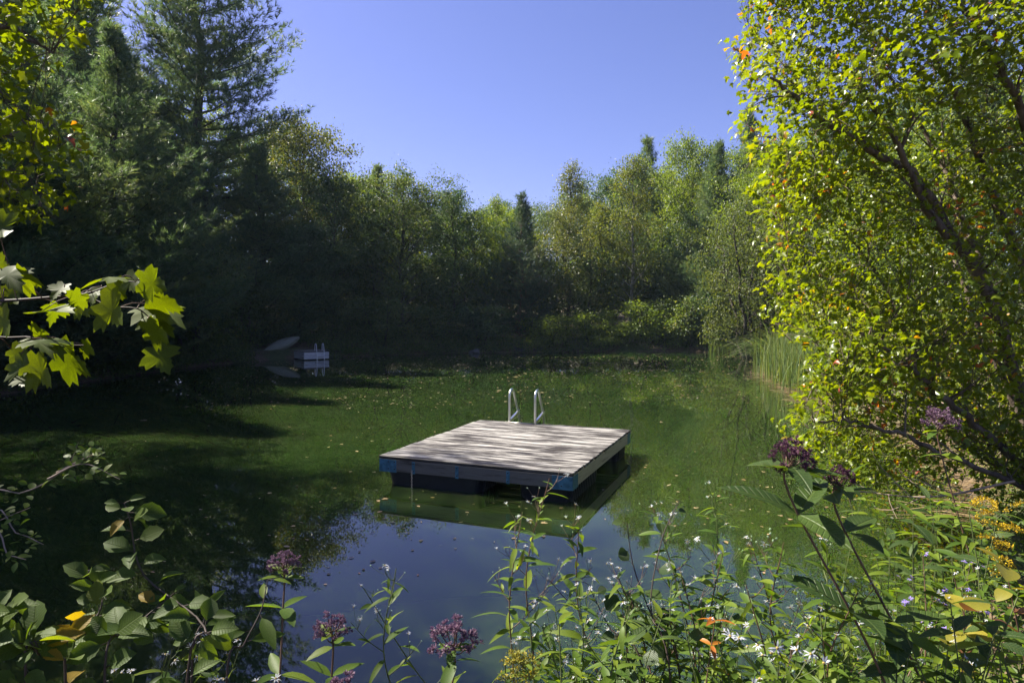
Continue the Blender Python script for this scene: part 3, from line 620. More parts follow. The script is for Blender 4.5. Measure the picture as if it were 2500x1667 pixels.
# boarding ladder hoops at the back edge
lad = empty('ladder'); lad.parent = raft
for x in (-hw + .225 * W_, -hw + .40 * W_):
    mb = MB(); y0 = hl - .10; y1 = hl + .32; zb = DECK; T = .52
    pth = [(x, y0, zb + .0), (x, y0, zb + .2), (x, y0, zb + T - .14)]
    for a in np.linspace(math.pi, .25, 9)[0:]: pth.append((x, y0 + .10 + .10 * math.cos(a), zb + T - .11 + .11 * math.sin(a)))
    pth += [(x, y1 - .10, zb + .22), (x, y1, zb + .02), (x, y1 + .03, -.6)]
    tube(mb, np.array(pth), .020, 10); mb.build('handrail', M['alu'], lad, True)
    mb = MB(); 
    d = nrm(np.array([0, y1 - y0 - .02, .10])); a0 = np.array([x, y0 + .005, zb + .02]); a1 = np.array([x, y1 - .012, zb + .125])
    u = np.array([.016, 0, 0]); v_ = np.array([0, 0, .026])
    P = [a0 - u - v_, a0 + u - v_, a0 + u + v_, a0 - u + v_, a1 - u - v_, a1 + u - v_, a1 + u + v_, a1 - u + v_]
    mb.add(P, None, [(0, 1, 2, 3), (4, 7, 6, 5), (0, 4, 5, 1), (1, 5, 6, 2), (2, 6, 7, 3), (3, 7, 4, 0)]); mb.build('hinge_bar', M['alu'], lad)
for z in (.12, -.15, -.4):
    mb = MB(); tube(mb, [(-hw + .225 * W_, hl + .34, z), (-hw + .40 * W_, hl + .34, z)], .016, 8); mb.build('rung', M['alu'], lad, True)
mb = MB(); tube(mb, [(-hw + .20 * W_, hl - .13, DECK + .012), (-hw + .40 * W_, hl - .13, DECK + .012)], .008, 6, cap=True); mb.build('pivot_rod', M['chain'], lad, True)

# ------------------------------------------------------------------ small far float and overturned boat
M['white_board'] = wood_mat('painted_board', (.62, .62, .62), (.25, .24, .22), -.1)  # pale tone raised to stand in for sunlight on the far float
fx, fy = -9.0, 30.1
fl = empty('swim_float', (fx, fy, 0), R(38)); fl.scale = (.88, .88, .9); tag(fl, 'small box-shaped pale wooden float with a white ladder by the far left bank', 'float')
fp = bevel_box('plank', (1.34, .185, .03), .004, M['deck'], 1)
for i in range(7): link('plank', fp, fl, (0, -.57 + .19 * i, .43))
for z in (.30, .13):
    for y, l in ((-.66, 1.24), (.66, 1.24)): link('side_board', bevel_box('side_board', (l, .03, .155), .004, M['white_board'], 1), fl, (0, y, z))
    for x in (-.64, .64):
        o = link('side_board', bevel_box('side_board', (1.35, .03, .155), .004, M['white_board'], 1), fl, (x, 0, z)); o.rotation_euler = (0, 0, R(90))
link('float_tub', bevel_box('float_tub', (1.1, 1.15, .25), .06, M['float'], 3), fl, (0, 0, -.10))
M['white_tube'] = plain('white_tube', (.72, .74, .78), .3, .6)
fl_l = empty('ladder'); fl_l.parent = fl
for x in (-.02, .36):
    mb = MB(); tube(mb, smooth_path([(x, -.50, .44), (x, -.52, .72), (x, -.60, .80), (x, -.70, .72), (x, -.76, .3), (x, -.80, -.5)], 20), .02, 6); mb.build('handrail', M['white_tube'], fl_l, True)
for z in (.22, -.05, -.3):
    mb = MB(); tube(mb, [(-.02, -.78, z), (.36, -.78, z)], .02, 6); mb.build('rung', M['white_tube'], fl_l, True)
# boat hull, keel up
mb = MB(); nS, nR = 15, 9; LB, BW, BH = 1.75, .27, .22; V = []
for i in range(nS):
    u = i / (nS - 1) * 2 - 1; wv = BW * (1 - abs(u) ** 2.0) ** .9 + .012; hv = BH * (1 - .55 * abs(u) ** 2)
    for j in range(nR):
        a = math.pi * j / (nR - 1); V.append((u * LB / 2, wv * math.cos(a), hv * math.sin(a) ** .75 + .02))
q = [(i * nR + j, i * nR + j + 1, (i + 1) * nR + j + 1, (i + 1) * nR + j) for i in range(nS - 1) for j in range(nR - 1)]
mb.add(V, None, q)
M['hull'] = wood_mat('weathered_hull', (.22, .23, .17), (.09, .09, .06), .3, .8, 6)
bp = at(688, 843, 31.2)
boat = empty('overturned_boat', tuple(bp)); tag(boat, 'grey weathered boat lying keel up on the bank left of the small float', 'boat')
ex = nrm([.80, .48, .36]); ez = np.array([-.10, -.80, .62]); ez = nrm(ez - (ez @ ex) * ex); ey = np.cross(ez, ex)
boat.matrix_world = Matrix([[ex[i], ey[i], ez[i], bp[i]] for i in range(3)] + [[0, 0, 0, 1]])
hull = mb.build('hull', M['hull'], boat, True); sm = hull.modifiers.new('solid', 'SOLIDIFY'); sm.thickness = .02
mb = MB(); tube(mb, [(u * LB / 2, 0, BH * (1 - .55 * u * u) + .028) for u in np.linspace(-.95, .95, 9)], .014, 5); mb.build('keel', M['hull'], boat)
for s in (-1, 1):
    mb = MB(); tube(mb, [(u * LB / 2, s * (BW * (1 - abs(u) ** 2.0) ** .9 + .015), .02) for u in np.linspace(-.99, .99, 15)], .02, 5); mb.build('gunwale', M['hull'], boat)

# stones at the far shore
M['stone'] = plain('stone_grey', (.085, .08, .078), .85, var=.4, scale=5, bump=.5)
for i, (px, py, Y_, sx_) in enumerate([(1158, 858, 34.5, .28), (1268, 850, 35.5, .42), (1310, 852, 35.7, .34), (1228, 852, 35.4, .24)]):
    r_ = random.Random(i); bm = bmesh.new(); bmesh.ops.create_icosphere(bm, subdivisions=3, radius=1)
    for v in bm.verts: v.co *= 1 + .18 * math.sin(3 * v.co.x + i) * math.cos(2.4 * v.co.y + 2 * i) + .1 * math.sin(6 * v.co.z + 4 * v.co.x); v.co.x *= sx_; v.co.y *= sx_ * .8; v.co.z *= sx_ * .6
    me = bpy.data.meshes.new('stone'); bm.to_mesh(me); bm.free(); me.materials.append(M['stone'])
    for f in me.polygons: f.use_smooth = True
    P = at(px, py, Y_); o = link('stone', me, None, (P[0], P[1], .05))
    tag(o, ['flat grey stone at the waterline below the round maple', 'largest grey boulder under the red-barked pine', 'grey boulder just right of the largest one', 'smallest stone left of the largest boulder'][i], 'stone', 'stones at the far waterline')

# ------------------------------------------------------------------ near maples: clumps of leaves hung on drawn stems
def leaf_part(me, parent, pos, f, n, size):
    f = nrm(f); n = np.asarray(n, float); n = nrm(n - (n @ f) * f); s = np.cross(n, f)
    o = bpy.data.objects.new('leaf', me); COL.objects.link(o); o.parent = parent
    p = np.asarray(pos) - np.array(parent.location)
    o.matrix_local = Matrix(((f[0] * size, s[0] * size, n[0] * size, p[0]), (f[1] * size, s[1] * size, n[1] * size, p[1]), (f[2] * size, s[2] * size, n[2] * size, p[2]), (0, 0, 0, 1)))
    return o
def var_meshes(name, tmpls, m_, vars_):
    out = []
    for i, v in enumerate(vars_):
        mb = MB(); tv, tf = tmpls[i % len(tmpls)]; mb.add(tv, tf, None, v); out.append((v, mb.mesh(name, m_, True)))
    return out
MAPLE_VARS = [maple(False, d, fo, tw, s) for d, fo, tw, s in ((.15, .12, .1, 1), (.35, .05, -.2, 2), (.25, .2, .2, 3), (.5, .1, 0, 4))]
MAPLE_PARTS = var_meshes('maple_leaf', MAPLE_VARS, M['maple'], np.linspace(.03, .99, 16))

def near_maple(name, label, stems, C, base, seed, k, sig, leaf, r0, n_parts=300, keep=None, redness=None, group=None):
    rng = np.random.default_rng(seed)
    root = empty(name, base); tag(root, label, 'tree', group)
    wood = MB(); SP, SR = [], []
    b_ = np.array(base)
    for st, r_ in stems:
        pts = smooth_path(st, 26); pts[1:-1] += rng.normal(size=(24, 3)) * .012
        rad = r_ * (1 - np.linspace(0, .9, 26)) ** .8 + .004; tube(wood, pts - b_, rad, 8)
        SP.append(pts); SR.append(rad)
    SP = np.concatenate(SP); SR = np.concatenate(SR)
    C = np.asarray(C); C = C[np.argsort([np.linalg.norm(SP - c, axis=1).min() for c in C])]; D = []
    for c in C:                                     # a twig from a stem point a little lower and further in
        d = np.linalg.norm(SP - c, axis=1) + 1.2 * np.maximum(0, SP[:, 2] - c[2] + .25) + rng.random(len(SP)) * .25 + .15 * (SR < .003)
        i = int(np.argmin(d)); s0 = SP[i]; L = np.linalg.norm(c - s0)
        m1 = s0 + (c - s0) * .45 + np.array([0, 0, .10 * L]) + rng.normal(size=3) * .06 * L
        pts = smooth_path([s0, m1, c], 7); rd = np.linspace(min(.014, SR[i] * .7), .0022, 7); tube(wood, pts - b_, rd, 4); D.append(nrm(c - s0)); SP = np.vstack([SP, pts[2:6]]); SR = np.concatenate([SR, rd[2:6]])
        for _ in range(2):
            e = c + nrm(D[-1] + rng.normal(size=3) * .8) * sig * 1.6
            if keep is not None and not keep(e[None] + np.array([.1 if e[0] > 0 else -.1, 0, 0]), np.random.default_rng(1))[0]: continue
            tube(wood, np.array([pts[4], (pts[4] + e) / 2 + rng.normal(size=3) * .03, e]) - b_, [.004, .003, .0015], 3)
    wood.build('trunk', M['bark_maple'], root, True)
    D = np.array(D); n = len(C); kk = rng.poisson(k, n); idx = np.repeat(np.arange(n), kk); m_ = len(idx)
    pos = C[idx] + rng.normal(size=(m_, 3)) * sig * np.array([1, 1, .6])
    if keep is not None: ok = keep(pos, rng); pos, idx = pos[ok], idx[ok]; m_ = len(idx)
    nor = nrm(np.array(SUN) * .7 + np.array([0, 0, .45]) + .42 * rng.normal(size=(m_, 3)))
    fw = nrm(D[idx] * .6 + rng.normal(size=(m_, 3)) * .7 - np.array([0, 0, .55]))
    cv = rng.random(n); var = np.clip(.35 * cv[idx] + .5 * rng.random(m_), 0, 1)
    if redness is not None:
        red = redness(pos, idx, rng); var = np.where(red, rng.uniform(.87, 1, m_), var * .98)
    size = leaf * rng.uniform(.65, 1.25, m_)
    px, py, z = proj(pos); vis = (px > 0) & (px < 2500) & (py > 0) & (py < 1667) & (z > .3)
    score = np.where(vis, size / np.maximum(z, .3), 0); order = np.argsort(-score)
    part = np.zeros(m_, bool); part[order[:n_parts]] = True; part &= vis
    vv = np.array([v for v, _ in MAPLE_PARTS])
    for i in np.where(part)[0]:
        leaf_part(MAPLE_PARTS[int(np.argmin(abs(vv - var[i]) + rng.random(len(vv)) * .08))][1], root, pos[i], fw[i], nor[i], size[i])
    crown = MB(); q = ~part
    for j, T in enumerate(MAPLE_VARS):
        s_ = q & (np.arange(m_) % 4 == j); scatter(crown, T, pos[s_] - b_, fw[s_], nor[s_], size[s_], var[s_])
    o = crown.build('crown', M['maple'], root); o['kind'] = 'stuff'
    return root

# big maple on the right bank
bl = np.array([(-300, 1860), (0, 1850), (70, 1830), (105, 1800), (130, 1795), (160, 1815), (215, 1850), (280, 1840), (350, 1850), (420, 1855), (480, 1865), (560, 1885), (650, 1910), (720, 1905), (780, 1905), (830, 1945), (880, 1985), (930, 2015), (975, 2010), (1000, 1960), (1040, 1930), (1080, 1980), (1120, 2060), (1200, 2150)], float)
def edge_x(py): return np.interp(py, bl[:, 0], bl[:, 1])
def keep_r(pos, rng):
    px, py, z = proj(pos); return px > edge_x(py) - 35 + 30 * np.sin(py / 37) * np.sin(py / 91 + 1) + rng.normal(size=len(px)) * 18
rng = np.random.default_rng(77)
Cs = []
while len(Cs) < 780:
    py = rng.uniform(-200, 1180); e = edge_x(py); px = e - 25 + 40 * rng.normal() * .5 + (2680 - e) * rng.random() ** 1.15
    if py > 560 and px > 2250 and rng.random() < .35: continue
    dmin = 5.0 + .9 * abs(math.sin(py / 210 + px / 400)) ; Y_ = dmin + 1.6 * rng.random() ** 1.2
    if py > 850: Y_ = min(Y_, 6.6)
    P = at(px, py, Y_)
    if P[2] < .35: continue
    Cs.append(P)
base = (5.35, 6.35, gz(5.35, 6.35))
stems = [([base, at(2487, 957, 6.3), at(2410, 700, 6.2), at(2262, 505, 6.0), at(2180, 330, 5.8), at(2060, 170, 5.6)], .058),
         ([at(2410, 720, 6.2), at(2240, 440, 6.1), at(2130, 370, 5.9), at(1980, 270, 5.6), at(1880, 190, 5.4)], .04),
         ([np.array(base) + [.15, .2, 0], at(2560, 800, 6.6), at(2440, 520, 6.7), at(2370, 330, 6.7), at(2290, 150, 6.6), at(2240, -120, 6.4)], .055),
         ([np.array(base) + [.3, .1, 0], at(2590, 700, 6.2), at(2500, 300, 6.0), at(2380, 60, 5.7), at(2250, -150, 5.4)], .05),
         ([at(2430, 740, 6.25), at(2360, 560, 6.8), at(2300, 400, 7.2), at(2210, 250, 7.3), at(2100, 60, 7.2)], .035),
         ([np.array(base) + [-.1, -.1, 0], at(2400, 1050, 5.9), at(2290, 960, 5.8), at(2190, 870, 5.6), at(2080, 800, 5.4)], .035),
         ([np.array(base) + [-.1, .2, 0], at(2330, 1060, 6.6), at(2240, 880, 6.8), at(2160, 700, 6.9), at(2060, 560, 6.8)], .035),
         ([np.array(base) + [-.2, -.2, 0], at(2340, 1120, 5.4), at(2200, 1060, 5.3), at(2080, 1030, 5.3), at(1990, 1030, 5.3)], .02),
         ([np.array(base) + [.2, .4, 0], at(2350, 700, 7.4), at(2345, 560, 7.6), at(2300, 300, 7.6)], .035)]
hot = rng.random(len(Cs)) < .035
def red_r(pos, idx, rng):
    px, py, z = proj(pos); tip = (px < edge_x(py) + 90) & (rng.random(len(px)) < .035)
    return (hot[idx] & (rng.random(len(px)) < .5)) | tip & (py < 620) | (rng.random(len(px)) < .004)
near_maple('maple_tree', 'sunlit yellow-green maple leaning over the water from the right bank', stems, Cs, base, 41, 31, .17, .065, .07, 300, keep_r, red_r)

# maple twigs hanging in at the upper left
rng = np.random.default_rng(78); Cs = []
br_ = np.array([(-200, 260), (0, 230), (120, 190), (200, 120), (290, 190), (340, 205), (420, 200), (480, 190), (540, 120), (600, 20), (640, -60)], float)
while len(Cs) < 190:
    py = rng.uniform(-250, 600); e = np.interp(py, br_[:, 0], br_[:, 1]); px = e - 10 - (e + 350) * rng.random() ** .9
    Y_ = 4.3 + 1.8 * rng.random()
    Cs.append(at(px, py, Y_))
base = (-6.6, 5.2, gz(-6.6, 5.2))
def keep_l(pos, rng):
    px, py, z = proj(pos); return px < np.interp(py, br_[:, 0], br_[:, 1]) + rng.normal(size=len(px)) * 8
def red_l(pos, idx, rng):
    px, py, z = proj(pos); return (px > np.interp(py, br_[:, 0], br_[:, 1]) - 60) & (rng.random(len(px)) < .15) & (py > 250)
near_maple('maple_tree', 'maple whose reddening twigs hang into the upper left corner', [([base, (-6.3, 5.2, 2.4), (-5.6, 5.1, 4.2), (-4.7, 5.0, 5.2), at(60, -60, 5.0)], .08),
    ([(-6.2, 5.2, 2.6), at(-300, 420, 5.2), at(-60, 330, 5.1), at(110, 330, 5.0)], .035), ([(-5.9, 5.1, 3.4), at(-260, 120, 5.2), at(-20, 60, 5.1), at(130, 130, 5.0)], .035)], Cs, base, 42, 15, .13, .085, .08, 250, keep_l, red_l)

# ------------------------------------------------------------------ close maple branch with drawn leaves
NEAR_M = [maple(True, d, fo, tw, s) for d, fo, tw, s in ((.25, .10, .15, 11), (.45, .05, -.25, 12), (.15, .22, .1, 13), (.35, -.06, .3, 14))]
NEAR_ME = [m_ for _, m_ in var_meshes('maple_leaf', NEAR_M, M['maple_near'], [.15, .4, .65, .9, .5, .25, .8, 1.0])]
LV = [(1350, 1170, 1500, 1440, 'b'), (1280, 1010, 1560, 1090, 'b'), (1270, 760, 1650, 830, 'b'), (1260, 790, 1640, 905, 'g'), (1300, 900, 1535, 1050, 'g'), (1230, 590, 1530, 660, 'b'),
      (1090, 550, 1235, 700, 'b'), (1080, 545, 660, 575, 'g'), (885, 640, 1005, 795, 'g'), (880, 645, 735, 800, 'g'), (930, 640, 1140, 750, 'b'), (890, 780, 1160, 1000, 'b'), (660, 770, 830, 915, 'b'),
      (505, 790, 405, 985, 'b'), (560, 620, 420, 775, 'g'), (150, 560, 450, 605, 'b'), (0, 480, 205, 665, 'g'), (-40, 60, 130, 275, 'b'), (-50, 420, 130, 500, 'b'), (-30, 900, 175, 1095, 'b'),
      (270, 1080, 110, 1160, 'g'), (400, 1075, 575, 1215, 'g'), (100, 1180, 295, 1290, 'b'), (270, 1310, 550, 1525, 'b'), (480, 1240, 885, 1400, 'b'), (140, 1300, 300, 1450, 'b'), (190, 1420, 245, 1530, 'b'),
      (730, 1150, 875, 1235, 'b'), (290, 1030, 465, 1030, 'b'), (280, 1090, 480, 1190, 'g'), (360, 860, 660, 830, 'g'), (40, 640, 190, 840, 'b'), (-30, 700, 30, 880, 'g'), (700, 700, 560, 880, 'b')]
def c4(x, y): return x / 3.564, 520 + y / 3.564
brm = empty('maple_branch', tuple(at(-120, 730, 1.62))); tag(brm, 'close maple branch with large backlit leaves at the left edge', 'branch')
b_ = np.array(brm.location); mb = MB()
main = smooth_path([at(-150, 735, 1.62), at(*c4(0, 765), 1.60), at(*c4(430, 735), 1.57), at(*c4(760, 700), 1.55), at(*c4(1040, 600), 1.53), at(*c4(1180, 600), 1.52)], 20)
b2 = smooth_path([at(*c4(700, 705), 1.555), at(*c4(960, 810), 1.54), at(*c4(1190, 830), 1.53), at(*c4(1290, 900), 1.53)], 10)
b3 = smooth_path([at(-150, 800, 1.6), at(*c4(0, 1080), 1.6), at(*c4(260, 1080), 1.58), at(*c4(560, 1145), 1.57), at(*c4(730, 1150), 1.57)], 14)
for pth, r_ in ((main, .0045), (b2, .003), (b3, .003)): tube(mb, pth - b_, np.linspace(r_, .0012, len(pth)), 6)
mb.build('branch', M['twig'], brm, True)
allp = np.vstack([main, b2, b3]); rr_ = random.Random(9); pet = MB()
for i, (x0, y0, x1, y1, kd) in enumerate(LV):
    Y_ = 1.56 + rr_.uniform(-.10, .10); A = at(*c4(x0, y0), Y_); Bp = at(*c4(x1, y1), Y_ - (rr_.uniform(.0, .03) if kd == 'b' else .035)); f = Bp - A; L = np.linalg.norm(f)
    tocam = nrm(np.array([0, 0, CAMZ]) - A)
    n = -nrm(tocam * .75 - np.array(SUN) * .75 + np.array([rr_.uniform(-.25, .25), 0, rr_.uniform(-.2, .2)])) if kd == 'b' else nrm(np.array([rr_.uniform(-.2, .2), -.22, 1.0]))
    leaf_part(NEAR_ME[i % 8], brm, A, f, n, L * .95)
    j = int(np.argmin(np.linalg.norm(allp - A, axis=1) + .02 * np.abs(allp[:, 0] - A[0] + .03))); s0 = allp[j]
    if np.linalg.norm(s0 - A) > .004: tube(pet, smooth_path([s0, (s0 + A) / 2 + np.array([0, 0, .006]), A], 5) - b_, .0011, 4)
pet.build('leaf_stalks', M['stem_red'], brm, True)

# ------------------------------------------------------------------ herbs and shrubs of the near bank
LANCES = [oval(.13, .35, 7, .03, .75), oval(.145, .18, 7, .05, .8), oval(.12, .55, 7, .02, .75)]
HERB_ME = [m_ for _, m_ in var_meshes('lance_leaf', LANCES, M['herb'], [.1, .45, .8, .95, .3, .65])]
DARK_ME = [m_ for _, m_ in var_meshes('lance_leaf', [oval(.19, .25, 6, .04, .85), oval(.17, .1, 6, .06, .85)], M['herb_dark'], [.2, .6, .9])]
PYE_ME = [m_ for _, m_ in var_meshes('broad_lance_leaf', [oval(.19, .25, 7, .04, .85, .04), oval(.17, .1, 7, .06, .85, .04)], M['herb'], [.15, .5, .8])]
ALD_ME = [m_ for _, m_ in var_meshes('oval_leaf', [oval(.34, .2, 8, .12, .95, .06), oval(.30, .35, 8, .16, .95, .06), oval(.37, .1, 8, .08, 1.0, .06)], M['alder'], [.1, .35, .6, .85, .2, .5, .3, .7, .45, .25, .40, .15, .6, .97])]
OR_ME = [m_ for _, m_ in var_meshes('lance_leaf', [oval(.14, .3, 6, .05, .8)], M['orange'], [.2, .8])]
YE_ME = [m_ for _, m_ in var_meshes('oval_leaf', [oval(.36, .2, 7, .08, .95)], M['yellow'], [.2, .6, 1.0])]
M['petal'] = leaf_mat('petal_white', [(0, (.36, .38, .43)), (1, (.50, .52, .55))], .3, (1, 1, 1), .6, .3, False)
M['disc'] = plain('flower_disc', (.30, .22, .06), .8, var=.3, scale=300)
M['bud'] = plain('flower_bud', (.22, .30, .20), .6, var=.2, scale=200)
M['pye'] = leaf_mat('floret_mauve', [(0, (.08, .045, .065)), (.5, (.17, .105, .145)), (1, (.32, .23, .29))], .25, (1.2, 1, 1.2), .7, .2, False)
M['pye_dark'] = leaf_mat('floret_dark', [(0, (.045, .018, .030)), (.5, (.09, .040, .065)), (1, (.16, .09, .12))], .2, (1.2, 1, 1.2), .8, .1, False)
M['bud_gold'] = leaf_mat('floret_dull', [(0, (.12, .14, .02)), (.7, (.20, .19, .03)), (1, (.40, .30, .03))], .25, (1.2, 1.1, .6), .7, .2, False)
M['gold'] = leaf_mat('floret_yellow', [(0, (.33, .21, .01)), (1, (.50, .36, .015))], .25, (1.2, 1.1, .6), .7, .2, False)
M['violet'] = leaf_mat('petal_violet', [(0, (.22, .16, .55)), (1, (.36, .28, .70))], .3, (1, 1, 1), .6, .3, False)
def flower_mesh(name, petal, seed, np_=9, open_=.3):
    r = random.Random(seed); mb = MB()
    for i in range(np_):
        if r.random() < .1: continue
        a = 2 * math.pi * i / np_ + r.uniform(-.2, .2); e = open_ + r.uniform(-.35, .3); L = r.uniform(.8, 1.05)
        d = np.array([math.cos(a) * math.cos(e), math.sin(a) * math.cos(e), math.sin(e)]); s = np.array([-math.sin(a), math.cos(a), 0]) * .10
        p0 = d * .12; p1 = d * L * .6; p2 = d * L - np.array([0, 0, .12])
        k = mb.n; mb.add([p0 - s * .6, p0 + s * .6, p1 + s, p1 - s, p2], [(3, 2, 4)], [(0, 1, 2, 3)], r.random())
    me = mb.mesh(name, petal); n_p = len(me.polygons)
    bm = bmesh.new(); bm.from_mesh(me); vs_ = bmesh.ops.create_icosphere(bm, subdivisions=1, radius=.20)['verts']
    for v in vs_: v.co.z *= .9
    for f in bm.faces:
        if all(v in set(vs_) for v in f.verts): f.material_index = 1
    bm.to_mesh(me); bm.free(); me.materials.append(M['disc']); return me
FLO = [flower_mesh('aster_flower', M['petal'], i, 9, o_) for i, o_ in enumerate((.15, .45, .0, .9))]
VIO = [flower_mesh('violet_flower', M['violet'], 9, 14, .2)]
bm = bmesh.new(); bmesh.ops.create_icosphere(bm, subdivisions=1, radius=.3)
for v in bm.verts: v.co.z *= 1.4
BUD = bpy.data.meshes.new('bud'); bm.to_mesh(BUD); bm.free(); BUD.materials.append(M['bud'])

def pos_obj(name, me, parent, P, size, tilt=None, rng=None):
    o = bpy.data.objects.new(name, me); COL.objects.link(o); o.parent = parent; o.location = Vector(np.asarray(P) - np.array(parent.location)); o.scale = (size,) * 3
    if rng is not None: o.rotation_euler = (rng.normal() * .45, rng.normal() * .45, rng.random() * 6.28)
    return o

def stem_from(top, rng, lean=.2, foot=None):
    bx, by = (top[0] + rng.normal() * lean, top[1] + rng.normal() * lean * .6 - .05) if foot is None else foot
    zb = max(gz(bx, by), -.3) - .03
    return np.array([bx, by, zb])

def aster(top, label, seed, leaf=.12, n_br=5, spread=.11, fl=.014, buds=.6, leaves=34, flowers=FLO, group='white asters on the near bank', foot=None, mesh=None, leaf_lo=.25):
    rng = np.random.default_rng(seed); mesh = mesh or HERB_ME
    b_ = stem_from(top, rng, foot=foot); H = top[2] - b_[2]
    root = empty('aster', tuple(b_)); tag(root, label, 'wildflower', group)
    mid = (b_ + top) / 2 + np.array([rng.normal() * .07, rng.normal() * .05, 0]); q3 = b_ * .22 + top * .78 + np.array([rng.normal() * .035, rng.normal() * .03, 0]); pts = smooth_path([b_, mid, q3, top], 22)
    wood = MB(); tube(wood, pts - b_, np.linspace(.0042, .0016, 22), 5)
    for i in range(leaves):
        q = leaf_lo + (.98 - leaf_lo) * (i + rng.random() * .5) / leaves; f_ = q * 21; k = min(int(f_), 20); p = pts[k] + (pts[k + 1] - pts[k]) * (f_ - k)
        a = i * 2.4 + rng.normal() * .3; d = np.array([math.cos(a), math.sin(a), .35 + .3 * rng.normal()]); L = leaf * (1.15 - .55 * q) * rng.uniform(.75, 1.25)
        leaf_part(mesh[int(rng.integers(len(mesh)))], root, p, d, np.array([0, 0, 1.0]) + rng.normal(size=3) * .25, L)
    for i in range(n_br):
        q = .62 + .38 * i / max(1, n_br - 1); f_ = q * 20.9; k = min(int(f_), 20); p = pts[k]; a = i * 2.4 + rng.random(); L = spread * (1.5 - .9 * (q - .62) / .38) * rng.uniform(.7, 1.2)
        d = nrm(np.array([math.cos(a) * .8, math.sin(a) * .8, .85])); e = p + d * L
        bp = smooth_path([p, p + d * L * .5 + np.array([0, 0, -.01]), e], 6); tube(wood, bp - b_, np.linspace(.0018, .001, 6), 4)
        for j in range(2):
            leaf_part(mesh[int(rng.integers(len(mesh)))], root, bp[2 + j], d + rng.normal(size=3) * .7, np.array([0, 0, 1.0]) + rng.normal(size=3) * .3, leaf * .42 * rng.uniform(.7, 1.2))
        for j in range(int(rng.integers(2, 5))):
            h = e + np.array([rng.normal() * .022, rng.normal() * .022, abs(rng.normal()) * .016 + .012]); tube(wood, np.array([bp[-2], (bp[-2] + h) / 2 + [0, 0, -.004], h]) - b_, .0007, 3)
            if rng.random() < buds: pos_obj('bud', BUD, root, h, fl * .6, rng=rng)
            else: pos_obj('flower', flowers[int(rng.integers(len(flowers)))], root, h, fl * rng.uniform(.8, 1.15), rng=rng)
    wood.build('stem', M['stem'] if rng.random() < .6 else M['stem_red'], root, True); return root

def joe_pye(top, label, seed, size=.09, leaf=.14, dark=False, n_wh=5, foot=None):
    rng = np.random.default_rng(seed); b_ = stem_from(top, rng, foot=foot); root = empty('purple_wildflower', tuple(b_)); tag(root, label, 'wildflower', 'purple wildflowers on the near bank')
    mid = (b_ + top) / 2 + np.array([rng.normal() * .05 + (.05 if foot else 0), 0, 0]); pts = smooth_path([b_, mid, top - np.array([0, 0, size * .9 + .11]), top - np.array([0, 0, size * .9])], 20)
    wood = MB(); tube(wood, pts - b_, np.linspace(.0045, .0026, 20), 6); head = MB()
    hub = pts[-1]
    for i in range(14):
        a = i * 2.4 + rng.random() * .5; q = math.sqrt((i + .5) / 14); rr = size * .78 * q; e = top + np.array([rr * math.cos(a), rr * math.sin(a), -size * (.75 * q * q + rng.uniform(.0, .35))])
        s0 = pts[-1 - (i % 4)]; tube(wood, smooth_path([s0, (s0 + e) / 2 + np.array([0, 0, -.010]), e], 5) - b_, np.linspace(.0022, .0012, 5), 4)
        for j in range(6):                          # small dome-shaped bunches of thread-like florets
            c = e + rng.normal(size=3) * size * .10; m_ = 15; Dv = nrm(rng.normal(size=(m_, 3)) * .75 + nrm(c - hub) * .7 + [0, 0, .35])
            scatter(head, tm([(0, .05, 0), (0, -.05, 0), (.8, -.16, 0), (1, 0, .1), (.8, .16, 0)], [(0, 1, 2), (0, 2, 4), (4, 2, 3)]), np.repeat((c - b_)[None], m_, 0), Dv, rng.normal(size=(m_, 3)), size * .155 * rng.uniform(.8, 1.15, m_), np.clip(rng.random(m_) * .7 + .25 * (Dv[:, 2] > .55), 0, 1))
    head.build('florets', M['pye_dark' if dark else 'pye'], root)['kind'] = 'stuff'
    me = DARK_ME if dark else PYE_ME
    for w_ in range(n_wh):
        q = 1 - .16 * w_ - .02; k = max(1, int(q * 19)); a0 = w_ * 1.3 + rng.random()
        for j in range(3):
            a = a0 + j * 2.09; leaf_part(me[int(rng.integers(len(me)))], root, pts[k], (math.cos(a), math.sin(a), .25 + .2 * rng.normal()), np.array([0, 0, 1.0]) + rng.normal(size=3) * .2, leaf * (.55 + .13 * w_) * rng.uniform(.8, 1.15))
    wood.build('stem', M['stem_red'], root, True); return root

def T(dx, dy, Y_): return at(dx * 1.0629, dy * 1.0629, Y_)     # from the 2352 px wide view of the photograph
